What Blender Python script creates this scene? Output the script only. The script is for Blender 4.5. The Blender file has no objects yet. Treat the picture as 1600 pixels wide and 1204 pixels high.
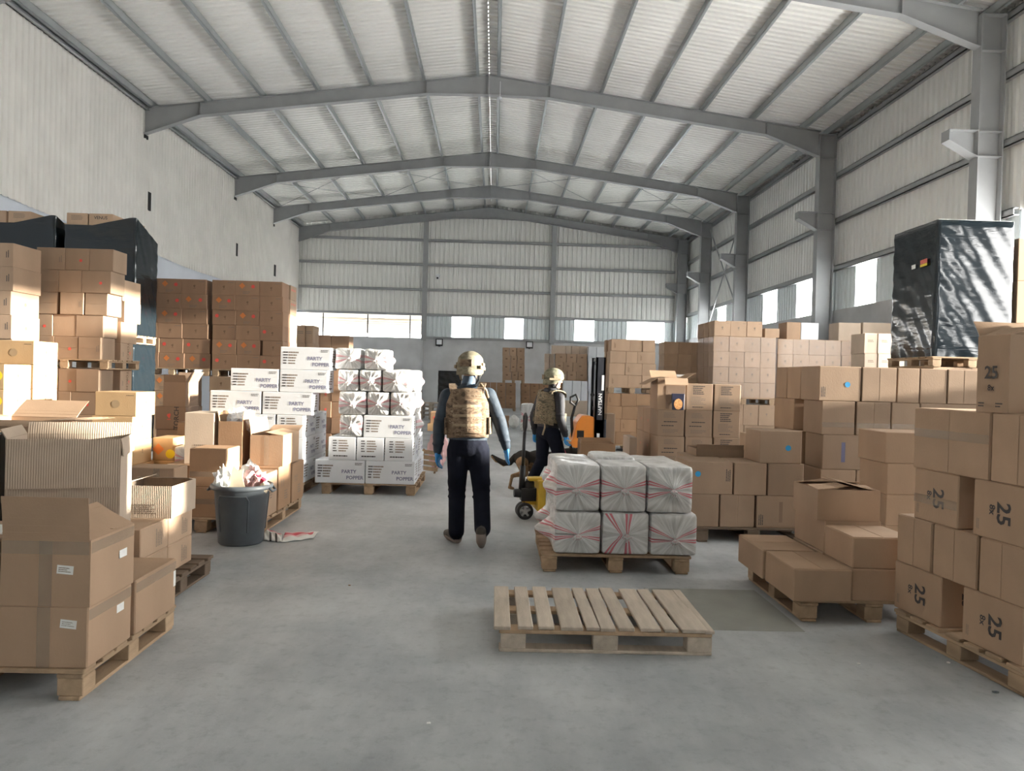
import bpy, bmesh, math, random
from mathutils import Vector, Matrix, Euler
random.seed(7)
SC = bpy.context.scene
COL = SC.collection
PI = math.pi

# ---------------------------------------------------------------- camera
FPX, EYE = 1155.0, 1.535
_ps, _pt, _rl = 0.0242, 0.0104, 0.027
FW = Vector((math.sin(_ps)*math.cos(_pt), math.cos(_ps)*math.cos(_pt), -math.sin(_pt)))
_r0 = Vector((math.cos(_ps), -math.sin(_ps), 0)); _u0 = _r0.cross(FW)
RT = _r0*math.cos(_rl) + _u0*math.sin(_rl)
UP = _u0*math.cos(_rl) - _r0*math.sin(_rl)
cd = bpy.data.cameras.new('camera'); cam = bpy.data.objects.new('camera', cd); COL.objects.link(cam)
cd.sensor_fit = 'HORIZONTAL'; cd.sensor_width = 36.0; cd.lens = 36.0*FPX/1600.0
cd.clip_start = 0.05; cd.clip_end = 200
M = Matrix((RT, UP, -FW)).transposed().to_4x4(); M.translation = (0, 0, EYE)
cam.matrix_world = M
SC.camera = cam

# ---------------------------------------------------------------- world, sun, daylight openings, exposure
SC.view_settings.view_transform = 'Standard'
SC.view_settings.look = 'None'
SC.view_settings.gamma = 1.0
SC.view_settings.use_curve_mapping = False
SC.view_settings.exposure = 1.38
W = bpy.data.worlds.new('sky'); SC.world = W; W.use_nodes = True
wn = W.node_tree; bg = wn.nodes['Background']
bg.inputs[0].default_value = (1.0, 0.985, 0.955, 1); bg.inputs[1].default_value = 7.5
sl = bpy.data.lights.new('sun', 'SUN'); sun = bpy.data.objects.new('sun', sl); COL.objects.link(sun)
sl.energy = 13.0; sl.angle = 0.02; sl.color = (1.0, 0.93, 0.80)
sun.rotation_euler = Vector((-1.0, 0.08, -0.15)).to_track_quat('-Z', 'Y').to_euler()
SC.cycles.max_bounces = 10; SC.cycles.diffuse_bounces = 7; SC.cycles.glossy_bounces = 4
SC.cycles.transparent_max_bounces = 16; SC.cycles.transmission_bounces = 6
SC.cycles.sample_clamp_indirect = 8.0
SC.cycles.caustics_reflective = False; SC.cycles.caustics_refractive = False
def portal(name, loc, sx, sy, n):
    l = bpy.data.lights.new(name, 'AREA'); l.shape = 'RECTANGLE'; l.size = sx; l.size_y = sy
    l.cycles.is_portal = True
    o = bpy.data.objects.new(name, l); COL.objects.link(o); o.location = loc
    o.rotation_euler = Vector(n).to_track_quat('-Z', 'Y').to_euler()
    return o
portal('portal_added_near_opening', (9.85, -3.1, 2.5), 5.0, 1.2, (-1, 0, 0))  # unseen opening, added to light the near goods from the right
portal('portal_unseen_side_opening', (9.85, 8.7, 3.65), 2.7, 10.4, (-1, 0, 0))  # portal over an unseen wall opening, set high to keep sun off the floor
portal('daylight_side_windows', (9.9, 26.0, 4.3), 1.2, 24.0, (-1, 0, 0))

# ---------------------------------------------------------------- helpers
def xat(u, Y, z):
    k = (u-800)/FPX; dz = z-EYE
    return (k*(Y*FW.y+dz*FW.z)-(Y*RT.y+dz*RT.z))/(RT.x-k*FW.x)
def yat(u, X, z):
    k = (u-800)/FPX; dz = z-EYE
    return (k*(X*FW.x+dz*FW.z)-(X*RT.x+dz*RT.z))/(RT.y-k*FW.y)
def at(u, v, Y):
    d = FW + RT*((u-800)/FPX) + UP*(-(v-602)/FPX)
    return Vector((0, 0, EYE)) + d*(Y/d.y)
def zat(u, v, Y): return at(u, v, Y).z

class MB:
    def __init__(s): s.v = []; s.f = []; s.m = []
    def quad(s, a, b, c, d, m=0):
        n = len(s.v); s.v += [tuple(a), tuple(b), tuple(c), tuple(d)]; s.f.append((n, n+1, n+2, n+3)); s.m.append(m)
    def poly(s, pts, m=0):
        n = len(s.v); s.v += [tuple(p) for p in pts]; s.f.append(tuple(range(n, n+len(pts)))); s.m.append(m)
    def box(s, x0, x1, y0, y1, z0, z1, m=0, T=None):
        n = len(s.v)
        P = [(x0,y0,z0),(x1,y0,z0),(x1,y1,z0),(x0,y1,z0),(x0,y0,z1),(x1,y0,z1),(x1,y1,z1),(x0,y1,z1)]
        if T is not None: P = [tuple(T @ Vector(p)) for p in P]
        s.v += P
        for f in ((0,3,2,1),(4,5,6,7),(0,1,5,4),(1,2,6,5),(2,3,7,6),(3,0,4,7)):
            s.f.append(tuple(n+i for i in f)); s.m.append(m)
    def prism(s, pts, d, m=0):
        d = Vector(d); n = len(pts); b = len(s.v)
        s.v += [tuple(p) for p in pts] + [tuple(Vector(p)+d) for p in pts]
        s.f.append(tuple(b+i for i in range(n))[::-1]); s.m.append(m)
        s.f.append(tuple(b+n+i for i in range(n))); s.m.append(m)
        for i in range(n):
            j = (i+1) % n; s.f.append((b+i, b+j, b+n+j, b+n+i)); s.m.append(m)
    def tube(s, pts, r, seg=8, m=0, cap=True):
        pts = [Vector(p) for p in pts]; rs = r if isinstance(r, (list, tuple)) else [r]*len(pts)
        rings = []; prev = None
        for i, p in enumerate(pts):
            t = (pts[min(i+1, len(pts)-1)]-pts[max(i-1, 0)]).normalized()
            a = prev if prev is not None else (Vector((0,0,1)) if abs(t.z) < .9 else Vector((1,0,0)))
            n = (a-t*a.dot(t)).normalized(); b = t.cross(n); prev = n
            base = len(s.v)
            for k in range(seg):
                an = 2*PI*k/seg; s.v.append(tuple(p+(n*math.cos(an)+b*math.sin(an))*rs[i]))
            rings.append(base)
        for i in range(len(rings)-1):
            for k in range(seg):
                j = (k+1) % seg; s.f.append((rings[i]+k, rings[i]+j, rings[i+1]+j, rings[i+1]+k)); s.m.append(m)
        if cap:
            s.f.append(tuple(rings[0]+k for k in range(seg))[::-1]); s.m.append(m)
            s.f.append(tuple(rings[-1]+k for k in range(seg))); s.m.append(m)
    def lathe(s, prof, c=(0,0,0), seg=24, m=0, axis='z', closed=False):
        b = len(s.v); c = Vector(c)
        for (r, h) in prof:
            for k in range(seg):
                an = 2*PI*k/seg
                p = Vector((r*math.cos(an), r*math.sin(an), h))
                if axis == 'x': p = Vector((p.z, p.x, p.y))
                if axis == 'y': p = Vector((p.x, p.z, p.y))
                s.v.append(tuple(c+p))
        for i in range(len(prof)-1):
            for k in range(seg):
                j = (k+1) % seg
                s.f.append((b+i*seg+k, b+i*seg+j, b+(i+1)*seg+j, b+(i+1)*seg+k)); s.m.append(m)
    def ell(s, c, r, T=None, seg=16, rings=10, m=0):
        b = len(s.v); c = Vector(c)
        for i in range(rings+1):
            ph = PI*i/rings
            for k in range(seg):
                an = 2*PI*k/seg
                p = Vector((r[0]*math.sin(ph)*math.cos(an), r[1]*math.sin(ph)*math.sin(an), r[2]*math.cos(ph)))
                if T is not None: p = T @ p
                s.v.append(tuple(c+p))
        for i in range(rings):
            for k in range(seg):
                j = (k+1) % seg
                s.f.append((b+i*seg+k, b+(i+1)*seg+k, b+(i+1)*seg+j, b+i*seg+j)); s.m.append(m)
    def mesh(s, name, mats, smooth=False, bevel=0, fix=True, bseg=1):
        me = bpy.data.meshes.new(name); me.from_pydata(s.v, [], s.f)
        mats = mats if isinstance(mats, (list, tuple)) else [mats]
        for x in mats: me.materials.append(x)
        if len(mats) > 1: me.polygons.foreach_set('material_index', s.m)
        if bevel or fix:
            bm = bmesh.new(); bm.from_mesh(me)
            bmesh.ops.remove_doubles(bm, verts=bm.verts, dist=1e-5)
            bmesh.ops.recalc_face_normals(bm, faces=bm.faces)
            if bevel: bmesh.ops.bevel(bm, geom=list(bm.edges), offset=bevel, segments=bseg, affect='EDGES', clamp_overlap=True)
            bm.to_mesh(me); bm.free()
        if smooth: me.polygons.foreach_set('use_smooth', [True]*len(me.polygons))
        me.update(); return me
    def build(s, name, mats, parent=None, **k): return link(name, s.mesh(name, mats, **k), parent)

def link(name, me, parent=None, loc=None, rot=None):
    o = bpy.data.objects.new(name, me); COL.objects.link(o)
    if parent is not None: o.parent = parent
    if loc is not None: o.location = loc
    if rot is not None: o.rotation_euler = rot
    return o
def empty(name, loc=(0,0,0), rz=0.0):
    o = bpy.data.objects.new(name, None); COL.objects.link(o); o.location = loc; o.rotation_euler = (0, 0, rz)
    o.empty_display_size = .1; return o
LABELS = {}
def tag(o, label, cat, group=None):
    n = len(label.replace(',', ' ').split())
    if not 4 <= n <= 16: print('BADLABEL', n, label)
    LABELS.setdefault(label, 0); LABELS[label] += 1
    o['label'] = label; o['category'] = cat
    if group: o['group'] = group
    return o
def struct(o, label=None):
    o['kind'] = 'structure'
    if label: o['label'] = label
    return o
BULK = set()
#BULKLIST
BULK.update(['big carton under the tall black wrapped load, lower left',
'big carton under the tall black wrapped load, lower right',
'big carton under the tall black wrapped load, upper right',
'big tan carton, top row, first from left, under white labelled cartons, right',
'big tan carton, top row, second from left, under white labelled cartons, right',
'brown carton at right edge beside tall black load, fifth from top',
'brown carton at right edge beside tall black load, fourth from top',
'brown carton at right edge beside tall black load, sixth from top',
'brown carton at right edge beside tall black load, third from top',
'brown carton on the floor behind the low open one, lower',
'brown carton on the floor under the empty open one',
'brown carton under the open sunlit carton, lower',
'brown carton under the open sunlit carton, upper',
'brown carton with hazard marks, fourth row, first from left, left red-dotted load',
'brown carton with hazard marks, second row, first from left, left red-dotted load',
'brown carton with hazard marks, third row, first from left, left red-dotted load',
'brown carton with hazard marks, top row, first from left, left red-dotted load',
'brown carton with rows of print, bottom row of central printed stack, first from left',
'brown carton with rows of print, bottom row of central printed stack, second from left',
'brown carton with rows of print, bottom row of central printed stack, third from left',
'brown carton, bottom row, first from left, far row by back wall, left',
'brown carton, bottom row, first from left, lower load of brown tower behind stacker',
'brown carton, bottom row, second from left, far row by back wall, left',
'brown carton, bottom row, third from left, lower load of brown tower behind stacker',
'brown carton, second row, first from left, far row by back wall, left',
'brown carton, second row, second from left, far row by back wall, left',
'brown carton, third row, third from left, lower load of brown tower behind stacker',
'brown flame-printed carton, bottom row, first from left, lower left red-dotted load',
'brown flame-printed carton, bottom row, lower right red-dotted load',
'brown flame-printed carton, bottom row, second from left, lower left red-dotted load',
'brown flame-printed carton, second row, first from left, lower left red-dotted load',
'brown flame-printed carton, second row, first from left, lower right red-dotted load',
'brown flame-printed carton, second row, second from left, lower right red-dotted load',
'brown flame-printed carton, second row, third from left, lower left red-dotted load',
'brown flame-printed carton, third row, first from left, lower left red-dotted load',
'brown flame-printed carton, third row, lower right red-dotted load',
'brown flame-printed carton, third row, second from left, lower left red-dotted load',
'brown flame-printed carton, top row, first from left, lower left red-dotted load',
'brown flame-printed carton, top row, second from left, lower right red-dotted load',
'brown flame-printed carton, top row, third from left, lower left red-dotted load',
'carton under the black wrapped carton at left edge',
'carton under the small torn carton',
'dark carton on floor behind golden column',
'dark carton on the floor under the grey printed carton',
'dark carton under the small bent-flap carton',
'dim brown carton, bottom row, first from left, lower row at back wall, left',
'dim brown carton, bottom row, first from left, lower row at back wall, right',
'dim brown carton, bottom row, second from left, lower row at back wall, left',
'dim brown carton, bottom row, second from left, lower row at back wall, right',
'dim brown carton, bottom row, third from left, lower row at back wall, left',
'dim brown carton, bottom row, third from left, lower row at back wall, right',
'dim brown carton, second row, first from left, below the tall film-wrapped load',
'dim brown carton, second row, first from left, lower row at back wall, left',
'dim brown carton, second row, second from left, lower row at back wall, left',
'dim brown carton, second row, third from left, lower row at back wall, right',
'dim brown carton, third row, first from left, lower row at back wall, left',
'dim brown carton, third row, second from left, lower row at back wall, left',
'dim brown carton, third row, second from left, lower row at back wall, right',
'dim brown carton, third row, third from left, lower row at back wall, right',
'dim brown carton, top row, first from left, below the tall film-wrapped load',
'dim brown carton, top row, first from left, lower row at back wall, left',
'dim brown carton, top row, second from left, lower row at back wall, left',
'flat carton on the floor under the plastic bundles',
'flat plastic bundle under the dark-striped one',
'flat yellow carton under the small red-printed one',
'floor pallet of the tan stack at the left picture edge',
'floor pallet under the film-wrapped load right of centre',
'floor pallet under the left red-dotted cartons',
'floor pallet under the right red-dotted cartons',
'floor pallet under the tall black wrapped load',
'floor pallet under the white labelled cartons',
'golden carton in four-high sunlit column with hazard diamond, fourth from top',
'golden carton in sunlit stack near left edge, rear column, fifth from top',
'golden carton in sunlit stack near left edge, rear column, fourth from top',
'golden carton in sunlit stack near left edge, rear column, sixth from top',
'golden carton with yellow dot near left edge, front column, fifth from top',
'golden carton with yellow dot near left edge, front column, fourth from top',
'golden carton with yellow dot near left edge, front column, third from top',
'grey-brown carton on pallet behind the bottom row',
'grey-brown carton right of the blue-striped one',
'grey-brown carton, bottom row of long right wall, first from left',
'grey-brown carton, bottom row of long right wall, second from left',
'grey-brown carton, bottom row of long right wall, third from left',
'grey-brown carton, fourth row of long right wall, third from left',
'grey-brown carton, third row of long right wall, right end',
'hidden-side carton under the tall torn carton',
'large dim carton, second row, first from left, base of second wrapped load',
'large dim carton, second row, second from left, base of second wrapped load',
'large dim carton, second row, third from left, base of second wrapped load',
'large dim carton, top row, first from left, base of second wrapped load',
'large dim carton, top row, second from left, base of second wrapped load',
'large dim carton, top row, third from left, base of second wrapped load',
'large tan carton, second row, base of stack at left picture edge',
'large tan carton, top row, base of stack at left picture edge',
'narrow greyish printed carton beside the dark lettered carton',
'pale base carton, top row, first from left, behind second person',
'pale carton lettered 110s behind the open carton',
'pale carton, bottom row, first from left, bright rows behind second person',
'pale carton, bottom row, second from left, bright rows behind second person',
'pale carton, bottom row, second from left, bright tower behind stacker mast',
'pale carton, second row, second from left, bright tower behind stacker mast',
'pale carton, third row, second from left, bright tower behind stacker mast',
'pale film-wrapped carton, bottom row, first from left, second wrapped load by right wall',
'pale film-wrapped carton, bottom row, fourth from left, second wrapped load by right wall',
'pale film-wrapped carton, bottom row, second from left, second wrapped load by right wall',
'pale film-wrapped carton, bottom row, third from left, second wrapped load by right wall',
'pallet at right edge beside the tall black wrapped load',
'pallet under the central printed stack right of centre',
'pallet under the four-high brown column on the right',
'pallet under the four-high golden column',
'pallet under the left black wrapped load by the left wall',
'pallet under the left part of the long right carton wall',
'pallet under the lower right row at the back wall',
'pallet under the right part of the long right carton wall',
'pallet under the sunlit golden cartons near the left edge',
'plain tan carton, bottom row, first from left, lower load of tall tan stack',
'plain tan carton, bottom row, second from left, lower load of tall tan stack',
'plain tan carton, second row, first from left, lower load of tall tan stack',
'plain tan carton, third row, first from left, lower load of tall tan stack',
'plain tan carton, top row, first from left, lower load of tall tan stack',
'reddish brown carton, bottom row, second from left, stack between white stacks',
'reddish brown carton, top row, first from left, stack between white stacks',
'small brown box on the far floor beside the white sack',
'sunlit carton with red marks, bottom row, rear of right red-dotted load',
'sunlit carton with red marks, fifth row, rear of right red-dotted load',
'sunlit tan carton with dark lettering, bottom row, lower rear of tall tan stack',
'sunlit tan carton with dark lettering, second row, lower rear of tall tan stack',
'sunlit tan carton with dark lettering, third row, lower rear of tall tan stack',
'tall dim carton behind the white-labelled ones left of black load',
'tall dim carton, top row, supporting bright back rows',
'tan carton at rear left, bottom row, brown tower behind stacker',
'tan carton at rear left, second row, brown tower behind stacker',
'tan carton at rear left, third row, brown tower behind stacker',
'tan carton facing aisle, bottom row, farther one, flank of tall film-wrapped load',
'tan carton facing aisle, bottom row, nearer one, flank of tall film-wrapped load',
'tan carton facing the aisle, bottom row, farther one, left flank of long right wall',
'tan carton facing the aisle, second row, farther one, low left flank of long right wall',
'tan carton facing the aisle, second row, nearer one, low left flank of long right wall',
'tan carton facing the aisle, top row, farther one, low left flank of long right wall',
'tan carton facing the aisle, top row, nearer one, low left flank of long right wall',
'tan carton on aisle flank of central printed stack, lower layer, farther',
'tan carton on aisle flank of central printed stack, lower layer, nearer',
'tan carton, bottom row, first from left, row behind second person',
'tan carton, bottom row, first from left, tower right of brown tower',
'tan carton, bottom row, right end of second wrapped load',
'tan carton, bottom row, second from left, tower right of brown tower',
'tan carton, bottom row, stack cut off by left picture edge',
'tan carton, bottom row, tower behind red-dotted load',
'tan carton, fourth row, first from left, tower right of brown tower',
'tan carton, second row, first from left, tower behind red-dotted load',
'tan carton, third row, tower behind red-dotted load',
'taped carton at left picture edge on front left pallet, lower',
'white bundle with red stripes on middle pallet, rear lower middle',
'white bundle with red stripes on middle pallet, rear lower right',
'white labelled carton, bottom row, first from left, load just left of tall black load',
'white labelled carton, bottom row, second from left, load just left of tall black load',
'white labelled carton, bottom row, third from left, load just left of tall black load',
'white labelled carton, second row, third from left, load just left of tall black load',
'white labelled carton, top row, third from left, load just left of tall black load',
'white printed carton, bottom layer of rear white stack, left',
'white printed carton, fifth layer of rear white stack, left',
'wooden pallet on the floor under the tall tan stack at left'])
BULKMB = {}
def bulk(m, *a):
    BULKMB.setdefault(m, MB()).box(*a)
ORD = ['first','second','third','fourth','fifth','sixth','seventh','eighth','ninth','tenth']

# ---------------------------------------------------------------- materials
MAT = {}
def nodes(name):
    m = bpy.data.materials.new(name); m.use_nodes = True; MAT[name] = m
    t = m.node_tree; return m, t, t.nodes['Principled BSDF']
def mat(name, col, rough=.6, metal=0.0, var=0.0, scale=8.0, bump=0.0, bscale=60.0, objvar=0.0, spec=None, coord='Object', stretch=None, coat=0, trans=0):
    m, t, p = nodes(name); N, L = t.nodes, t.links
    p.inputs['Roughness'].default_value = rough; p.inputs['Metallic'].default_value = metal
    if spec is not None: p.inputs['Specular IOR Level'].default_value = spec
    if coat: p.inputs['Coat Weight'].default_value = coat
    if trans: p.inputs['Transmission Weight'].default_value = trans
    p.inputs['Base Color'].default_value = (*col, 1)
    tc = N.new('ShaderNodeTexCoord'); src = tc.outputs[coord]
    if stretch:
        mp = N.new('ShaderNodeMapping'); mp.inputs['Scale'].default_value = stretch; L.new(src, mp.inputs[0]); src = mp.outputs[0]
    if var or objvar:
        hs = N.new('ShaderNodeHueSaturation'); hs.inputs['Color'].default_value = (*col, 1)
        val = None
        if var:
            no = N.new('ShaderNodeTexNoise'); no.inputs['Scale'].default_value = scale; no.inputs['Detail'].default_value = 5
            L.new(src, no.inputs['Vector'])
            mr = N.new('ShaderNodeMapRange'); mr.inputs['From Min'].default_value = .3; mr.inputs['From Max'].default_value = .7
            mr.inputs['To Min'].default_value = 1-var; mr.inputs['To Max'].default_value = 1+var
            L.new(no.outputs[0], mr.inputs[0]); val = mr.outputs[0]
        if objvar:
            oi = N.new('ShaderNodeObjectInfo'); m2 = N.new('ShaderNodeMapRange')
            m2.inputs['To Min'].default_value = 1-objvar; m2.inputs['To Max'].default_value = 1+objvar
            L.new(oi.outputs['Random'], m2.inputs[0])
            if val is not None:
                mm = N.new('ShaderNodeMath'); mm.operation = 'MULTIPLY'; L.new(val, mm.inputs[0]); L.new(m2.outputs[0], mm.inputs[1]); val = mm.outputs[0]
            else: val = m2.outputs[0]
        L.new(val, hs.inputs['Value']); L.new(hs.outputs[0], p.inputs['Base Color'])
    if bump:
        nb = N.new('ShaderNodeTexNoise'); nb.inputs['Scale'].default_value = bscale; nb.inputs['Detail'].default_value = 3
        L.new(src, nb.inputs['Vector'])
        b = N.new('ShaderNodeBump'); b.inputs['Strength'].default_value = bump; b.inputs['Distance'].default_value = .01
        L.new(nb.outputs[0], b.inputs['Height']); L.new(b.outputs[0], p.inputs['Normal'])
    return m
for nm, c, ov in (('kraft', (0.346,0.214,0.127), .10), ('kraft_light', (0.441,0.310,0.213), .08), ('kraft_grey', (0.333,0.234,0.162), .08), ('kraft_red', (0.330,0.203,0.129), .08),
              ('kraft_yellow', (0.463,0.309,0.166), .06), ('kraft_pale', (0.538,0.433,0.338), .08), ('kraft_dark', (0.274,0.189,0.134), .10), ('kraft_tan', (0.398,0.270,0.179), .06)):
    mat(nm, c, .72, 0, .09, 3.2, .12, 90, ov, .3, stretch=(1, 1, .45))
mat('kraft_inside', (.33,.245,.17), .8, 0, .08, 6, .15, 80, .05, .25)
mat('white_card', (.70,.72,.75), .6, 0, .04, 4, .06, 60, .03, .35)
mat('tape', (.60,.48,.36), .22, 0, .06, 12, .1, 30, 0, .6)
mat('tape_clear', (.42,.33,.245), .2, 0, .08, 14, .2, 25, 0, .5)
mat('wood', (.40,.285,.185), .78, 0, .16, 6, .2, 50, .16, .25, stretch=(3, .6, 3))
mat('wood_grey', (.45,.385,.315), .8, 0, .16, 7, .25, 60, .10, .25, stretch=(3, .5, 3))
mat('wood_dark', (.155,.115,.085), .82, 0, .15, 6, .2, 50, .10, .2)
mat('ink', (.05,.045,.045), .7); mat('ink_grey', (.23,.18,.14), .75); mat('ink_violet', (.16,.16,.27), .7); mat('emblem_soft', (.34,.24,.14), .7)
mat('ink_brown', (.20,.12,.07), .75)
mat('red_dot', (.80,.10,.075), .6); mat('orange_diamond', (.68,.22,.06), .65); mat('blue_dot', (.02,.30,.62), .6)
mat('yellow_dot', (.80,.62,.02), .6); mat('paper_label', (.80,.80,.78), .6, 0, .05, 30)
mat('steel_grey', (.335,.345,.35), .5, .0, .05, 3, 0, 0, .04)
mat('purlin_steel', (.42,.45,.46), .4, .45, .06, 2)
mat('sheet_roof', (.86,.855,.82), .5, .05, .04, .6)
mat('sheet_wall', (.82,.82,.79), .48, .1, .04, .8)
mat('sheet_wall_low', (.74,.80,.81), .45, .1, .04, .8)
mat('sheet_left', (.78,.76,.72), .6, 0, .06, 1.2, .1, 8)
mat('wall_paint', (.66,.70,.77), .6, 0, .05, 1.0)
mat('concrete_wall', (.55,.555,.56), .85, 0, .10, 1.6, .2, 12)
mat('black_metal', (.02,.02,.022), .45, .2); mat('rubber', (.025,.025,.027), .7)
mat('slot_shade', (.02,.02,.02), .9)
mat('plastic_grey', (.10,.115,.13), .48, 0, .12, 7, .08, 30)
mat('lamp_glass', (.85,.87,.9), .2)
def see_through(m, op):
    t = m.node_tree; N, L = t.nodes, t.links
    tr = N.new('ShaderNodeBsdfTransparent'); mx = N.new('ShaderNodeMixShader'); mx.inputs[0].default_value = op
    L.new(tr.outputs[0], mx.inputs[1]); L.new(N['Principled BSDF'].outputs[0], mx.inputs[2]); L.new(mx.outputs[0], N['Material Output'].inputs[0])
see_through(MAT['tape_clear'], .42)
# ================================================================ floor
def floor_mat():
    m, t, p = nodes('concrete_floor'); N, L = t.nodes, t.links
    tc = N.new('ShaderNodeTexCoord')
    def noise(sc, det, st=None, rough=.55):
        n = N.new('ShaderNodeTexNoise'); n.inputs['Scale'].default_value = sc; n.inputs['Detail'].default_value = det; n.inputs['Roughness'].default_value = rough
        if st:
            mp = N.new('ShaderNodeMapping'); mp.inputs['Scale'].default_value = st; mp.inputs['Rotation'].default_value = (0,0,.3)
            L.new(tc.outputs['Object'], mp.inputs[0]); L.new(mp.outputs[0], n.inputs['Vector'])
        else: L.new(tc.outputs['Object'], n.inputs['Vector'])
        return n.outputs[0]
    r1 = N.new('ShaderNodeValToRGB'); r1.color_ramp.elements[0].position = .36; r1.color_ramp.elements[1].position = .66
    r1.color_ramp.elements[0].color = (.36,.385,.40,1); r1.color_ramp.elements[1].color = (.54,.56,.57,1)
    L.new(noise(.8, 9, None, .62), r1.inputs[0])
    r2 = N.new('ShaderNodeValToRGB'); r2.color_ramp.elements[0].position = .35; r2.color_ramp.elements[1].position = .62
    r2.color_ramp.elements[0].color = (.80,.80,.81,1); r2.color_ramp.elements[1].color = (1,1,1,1)
    L.new(noise(2.6, 9, (1, .35, 1), .7), r2.inputs[0])
    r3 = N.new('ShaderNodeValToRGB'); r3.color_ramp.elements[0].position = .30; r3.color_ramp.elements[1].position = .48
    r3.color_ramp.elements[0].color = (.70,.70,.70,1); r3.color_ramp.elements[1].color = (1,1,1,1)
    L.new(noise(14, 6, None, .7), r3.inputs[0])
    a = N.new('ShaderNodeMix'); a.data_type = 'RGBA'; a.blend_type = 'MULTIPLY'; a.inputs[0].default_value = 1
    L.new(r1.outputs[0], a.inputs[6]); L.new(r2.outputs[0], a.inputs[7])
    b = N.new('ShaderNodeMix'); b.data_type = 'RGBA'; b.blend_type = 'MULTIPLY'; b.inputs[0].default_value = .6
    L.new(a.outputs[2], b.inputs[6]); L.new(r3.outputs[0], b.inputs[7])
    L.new(b.outputs[2], p.inputs['Base Color'])
    rr = N.new('ShaderNodeMapRange'); rr.inputs['To Min'].default_value = .42; rr.inputs['To Max'].default_value = .72
    L.new(noise(1.3, 6), rr.inputs[0]); L.new(rr.outputs[0], p.inputs['Roughness'])
    bp = N.new('ShaderNodeBump'); bp.inputs['Strength'].default_value = .12; bp.inputs['Distance'].default_value = .01
    L.new(noise(45, 4), bp.inputs['Height']); L.new(bp.outputs[0], p.inputs['Normal'])
    return m
FM = floor_mat()
b = MB(); b.box(-10.3, 10.1, -9.3, 38.2, -.2, 0)
floor = struct(b.build('floor', FM), 'worn grey concrete warehouse floor')
mat('floor_patch', (.30,.305,.28), .75, 0, .1, 3, .1, 40)
b = MB(); b.box(1.15, 1.98, 4.55, 5.45, 0, .0022)
b.build('patch', MAT['floor_patch'], floor)

# ================================================================ roof
XL, XR, RIDGE, YF, YB = -10.0, 9.75, -.38, -9.0, 37.7
EAVE, APEX = 8.98, 10.30            # underside of the sheeting
def zroof(x):
    return APEX-(APEX-EAVE)*abs(x-RIDGE)/(9.95)
def ribbed(mb, p0, du, n, pitch, dv, v0, v1, nrm, depth=.03, m=0, pan=.5):
    """corrugated sheet: n ribs along du, sheet runs along dv from v0(u) to v1(u)"""
    p0, du, dv, nrm = Vector(p0), Vector(du), Vector(dv), Vector(nrm)
    a = []
    for i in range(n):
        for (fr, h) in ((0, 0), (pan, 0), (pan+.13, depth), (.87, depth)):
            a.append(((i+fr)*pitch, h))
    a.append((n*pitch, 0))
    base = len(mb.v)
    for (u, h) in a:
        lo = v0(u) if callable(v0) else v0; hi = v1(u) if callable(v1) else v1
        q = p0+du*u+nrm*h
        mb.v.append(tuple(q+dv*lo)); mb.v.append(tuple(q+dv*hi))
    for i in range(len(a)-1):
        k = base+2*i; mb.f.append((k, k+2, k+3, k+1)); mb.m.append(m)
ceiling = struct(empty('ceiling'), 'pale ribbed metal roof on steel frames')
bays = [-9.0, -7.0, 0.0, 7.05, 14.1, 21.1, 28.3, 33.2, 37.7]
for s in (-1, 1):
    xe = XL-.02 if s < 0 else XR+.15
    ln = math.hypot(xe-RIDGE, zroof(xe)-APEX)
    dv = Vector((xe-RIDGE, 0, zroof(xe)-APEX)).normalized()
    up = Vector((-dv.z*s, 0, dv.x*s)); up = up if up.z > 0 else -up
    for i in range(len(bays)-1):
        y0, y1 = bays[i], bays[i+1]
        n = max(1, round((y1-y0)/.2)); mb = MB()
        ribbed(mb, (RIDGE, y0, APEX), (0, 1, 0), n, (y1-y0)/n, dv, .0, ln, up, .05)
        mb.build('roof_sheet', MAT['sheet_roof'], ceiling, fix=False)
    b = MB(); up2 = up*.08
    P = Vector((RIDGE, YF, APEX)); Q = P+dv*(ln+.3)
    b.prism([P+up2, Q+up2, Q+up2*1.6, P+up2*1.6], (0, YB-YF+.3, 0)); b.build('roof_outer_skin', MAT['steel_grey'], ceiling)
def csec(mb, cx, cz, y0, y1, w=.07, h=.2, t=.02, s=1, tilt=0.0):
    T = Matrix.Translation((cx, 0, cz)) @ Matrix.Rotation(tilt, 4, 'Y')
    mb.box(-w/2, -w/2+t, y0, y1, -h/2, h/2, T=T) if s > 0 else mb.box(w/2-t, w/2, y0, y1, -h/2, h/2, T=T)
    mb.box(-w/2, w/2, y0, y1, h/2-t, h/2, T=T); mb.box(-w/2, w/2, y0, y1, -h/2, -h/2+t, T=T)
for x in (-9.82, -8.28, -6.76, -5.20, -3.70, -2.22, -.70, -.10, 1.36, 2.84, 4.30, 5.76, 7.22, 8.70, 9.45):
    sl_ = math.atan2(APEX-EAVE, 9.95)*(1 if x > RIDGE else -1)
    mb = MB(); csec(mb, x, zroof(x)-.11, YF, 37.55, s=(1 if x > RIDGE else -1), tilt=sl_)
    mb.build('purlin', MAT['purlin_steel'], ceiling)
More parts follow.
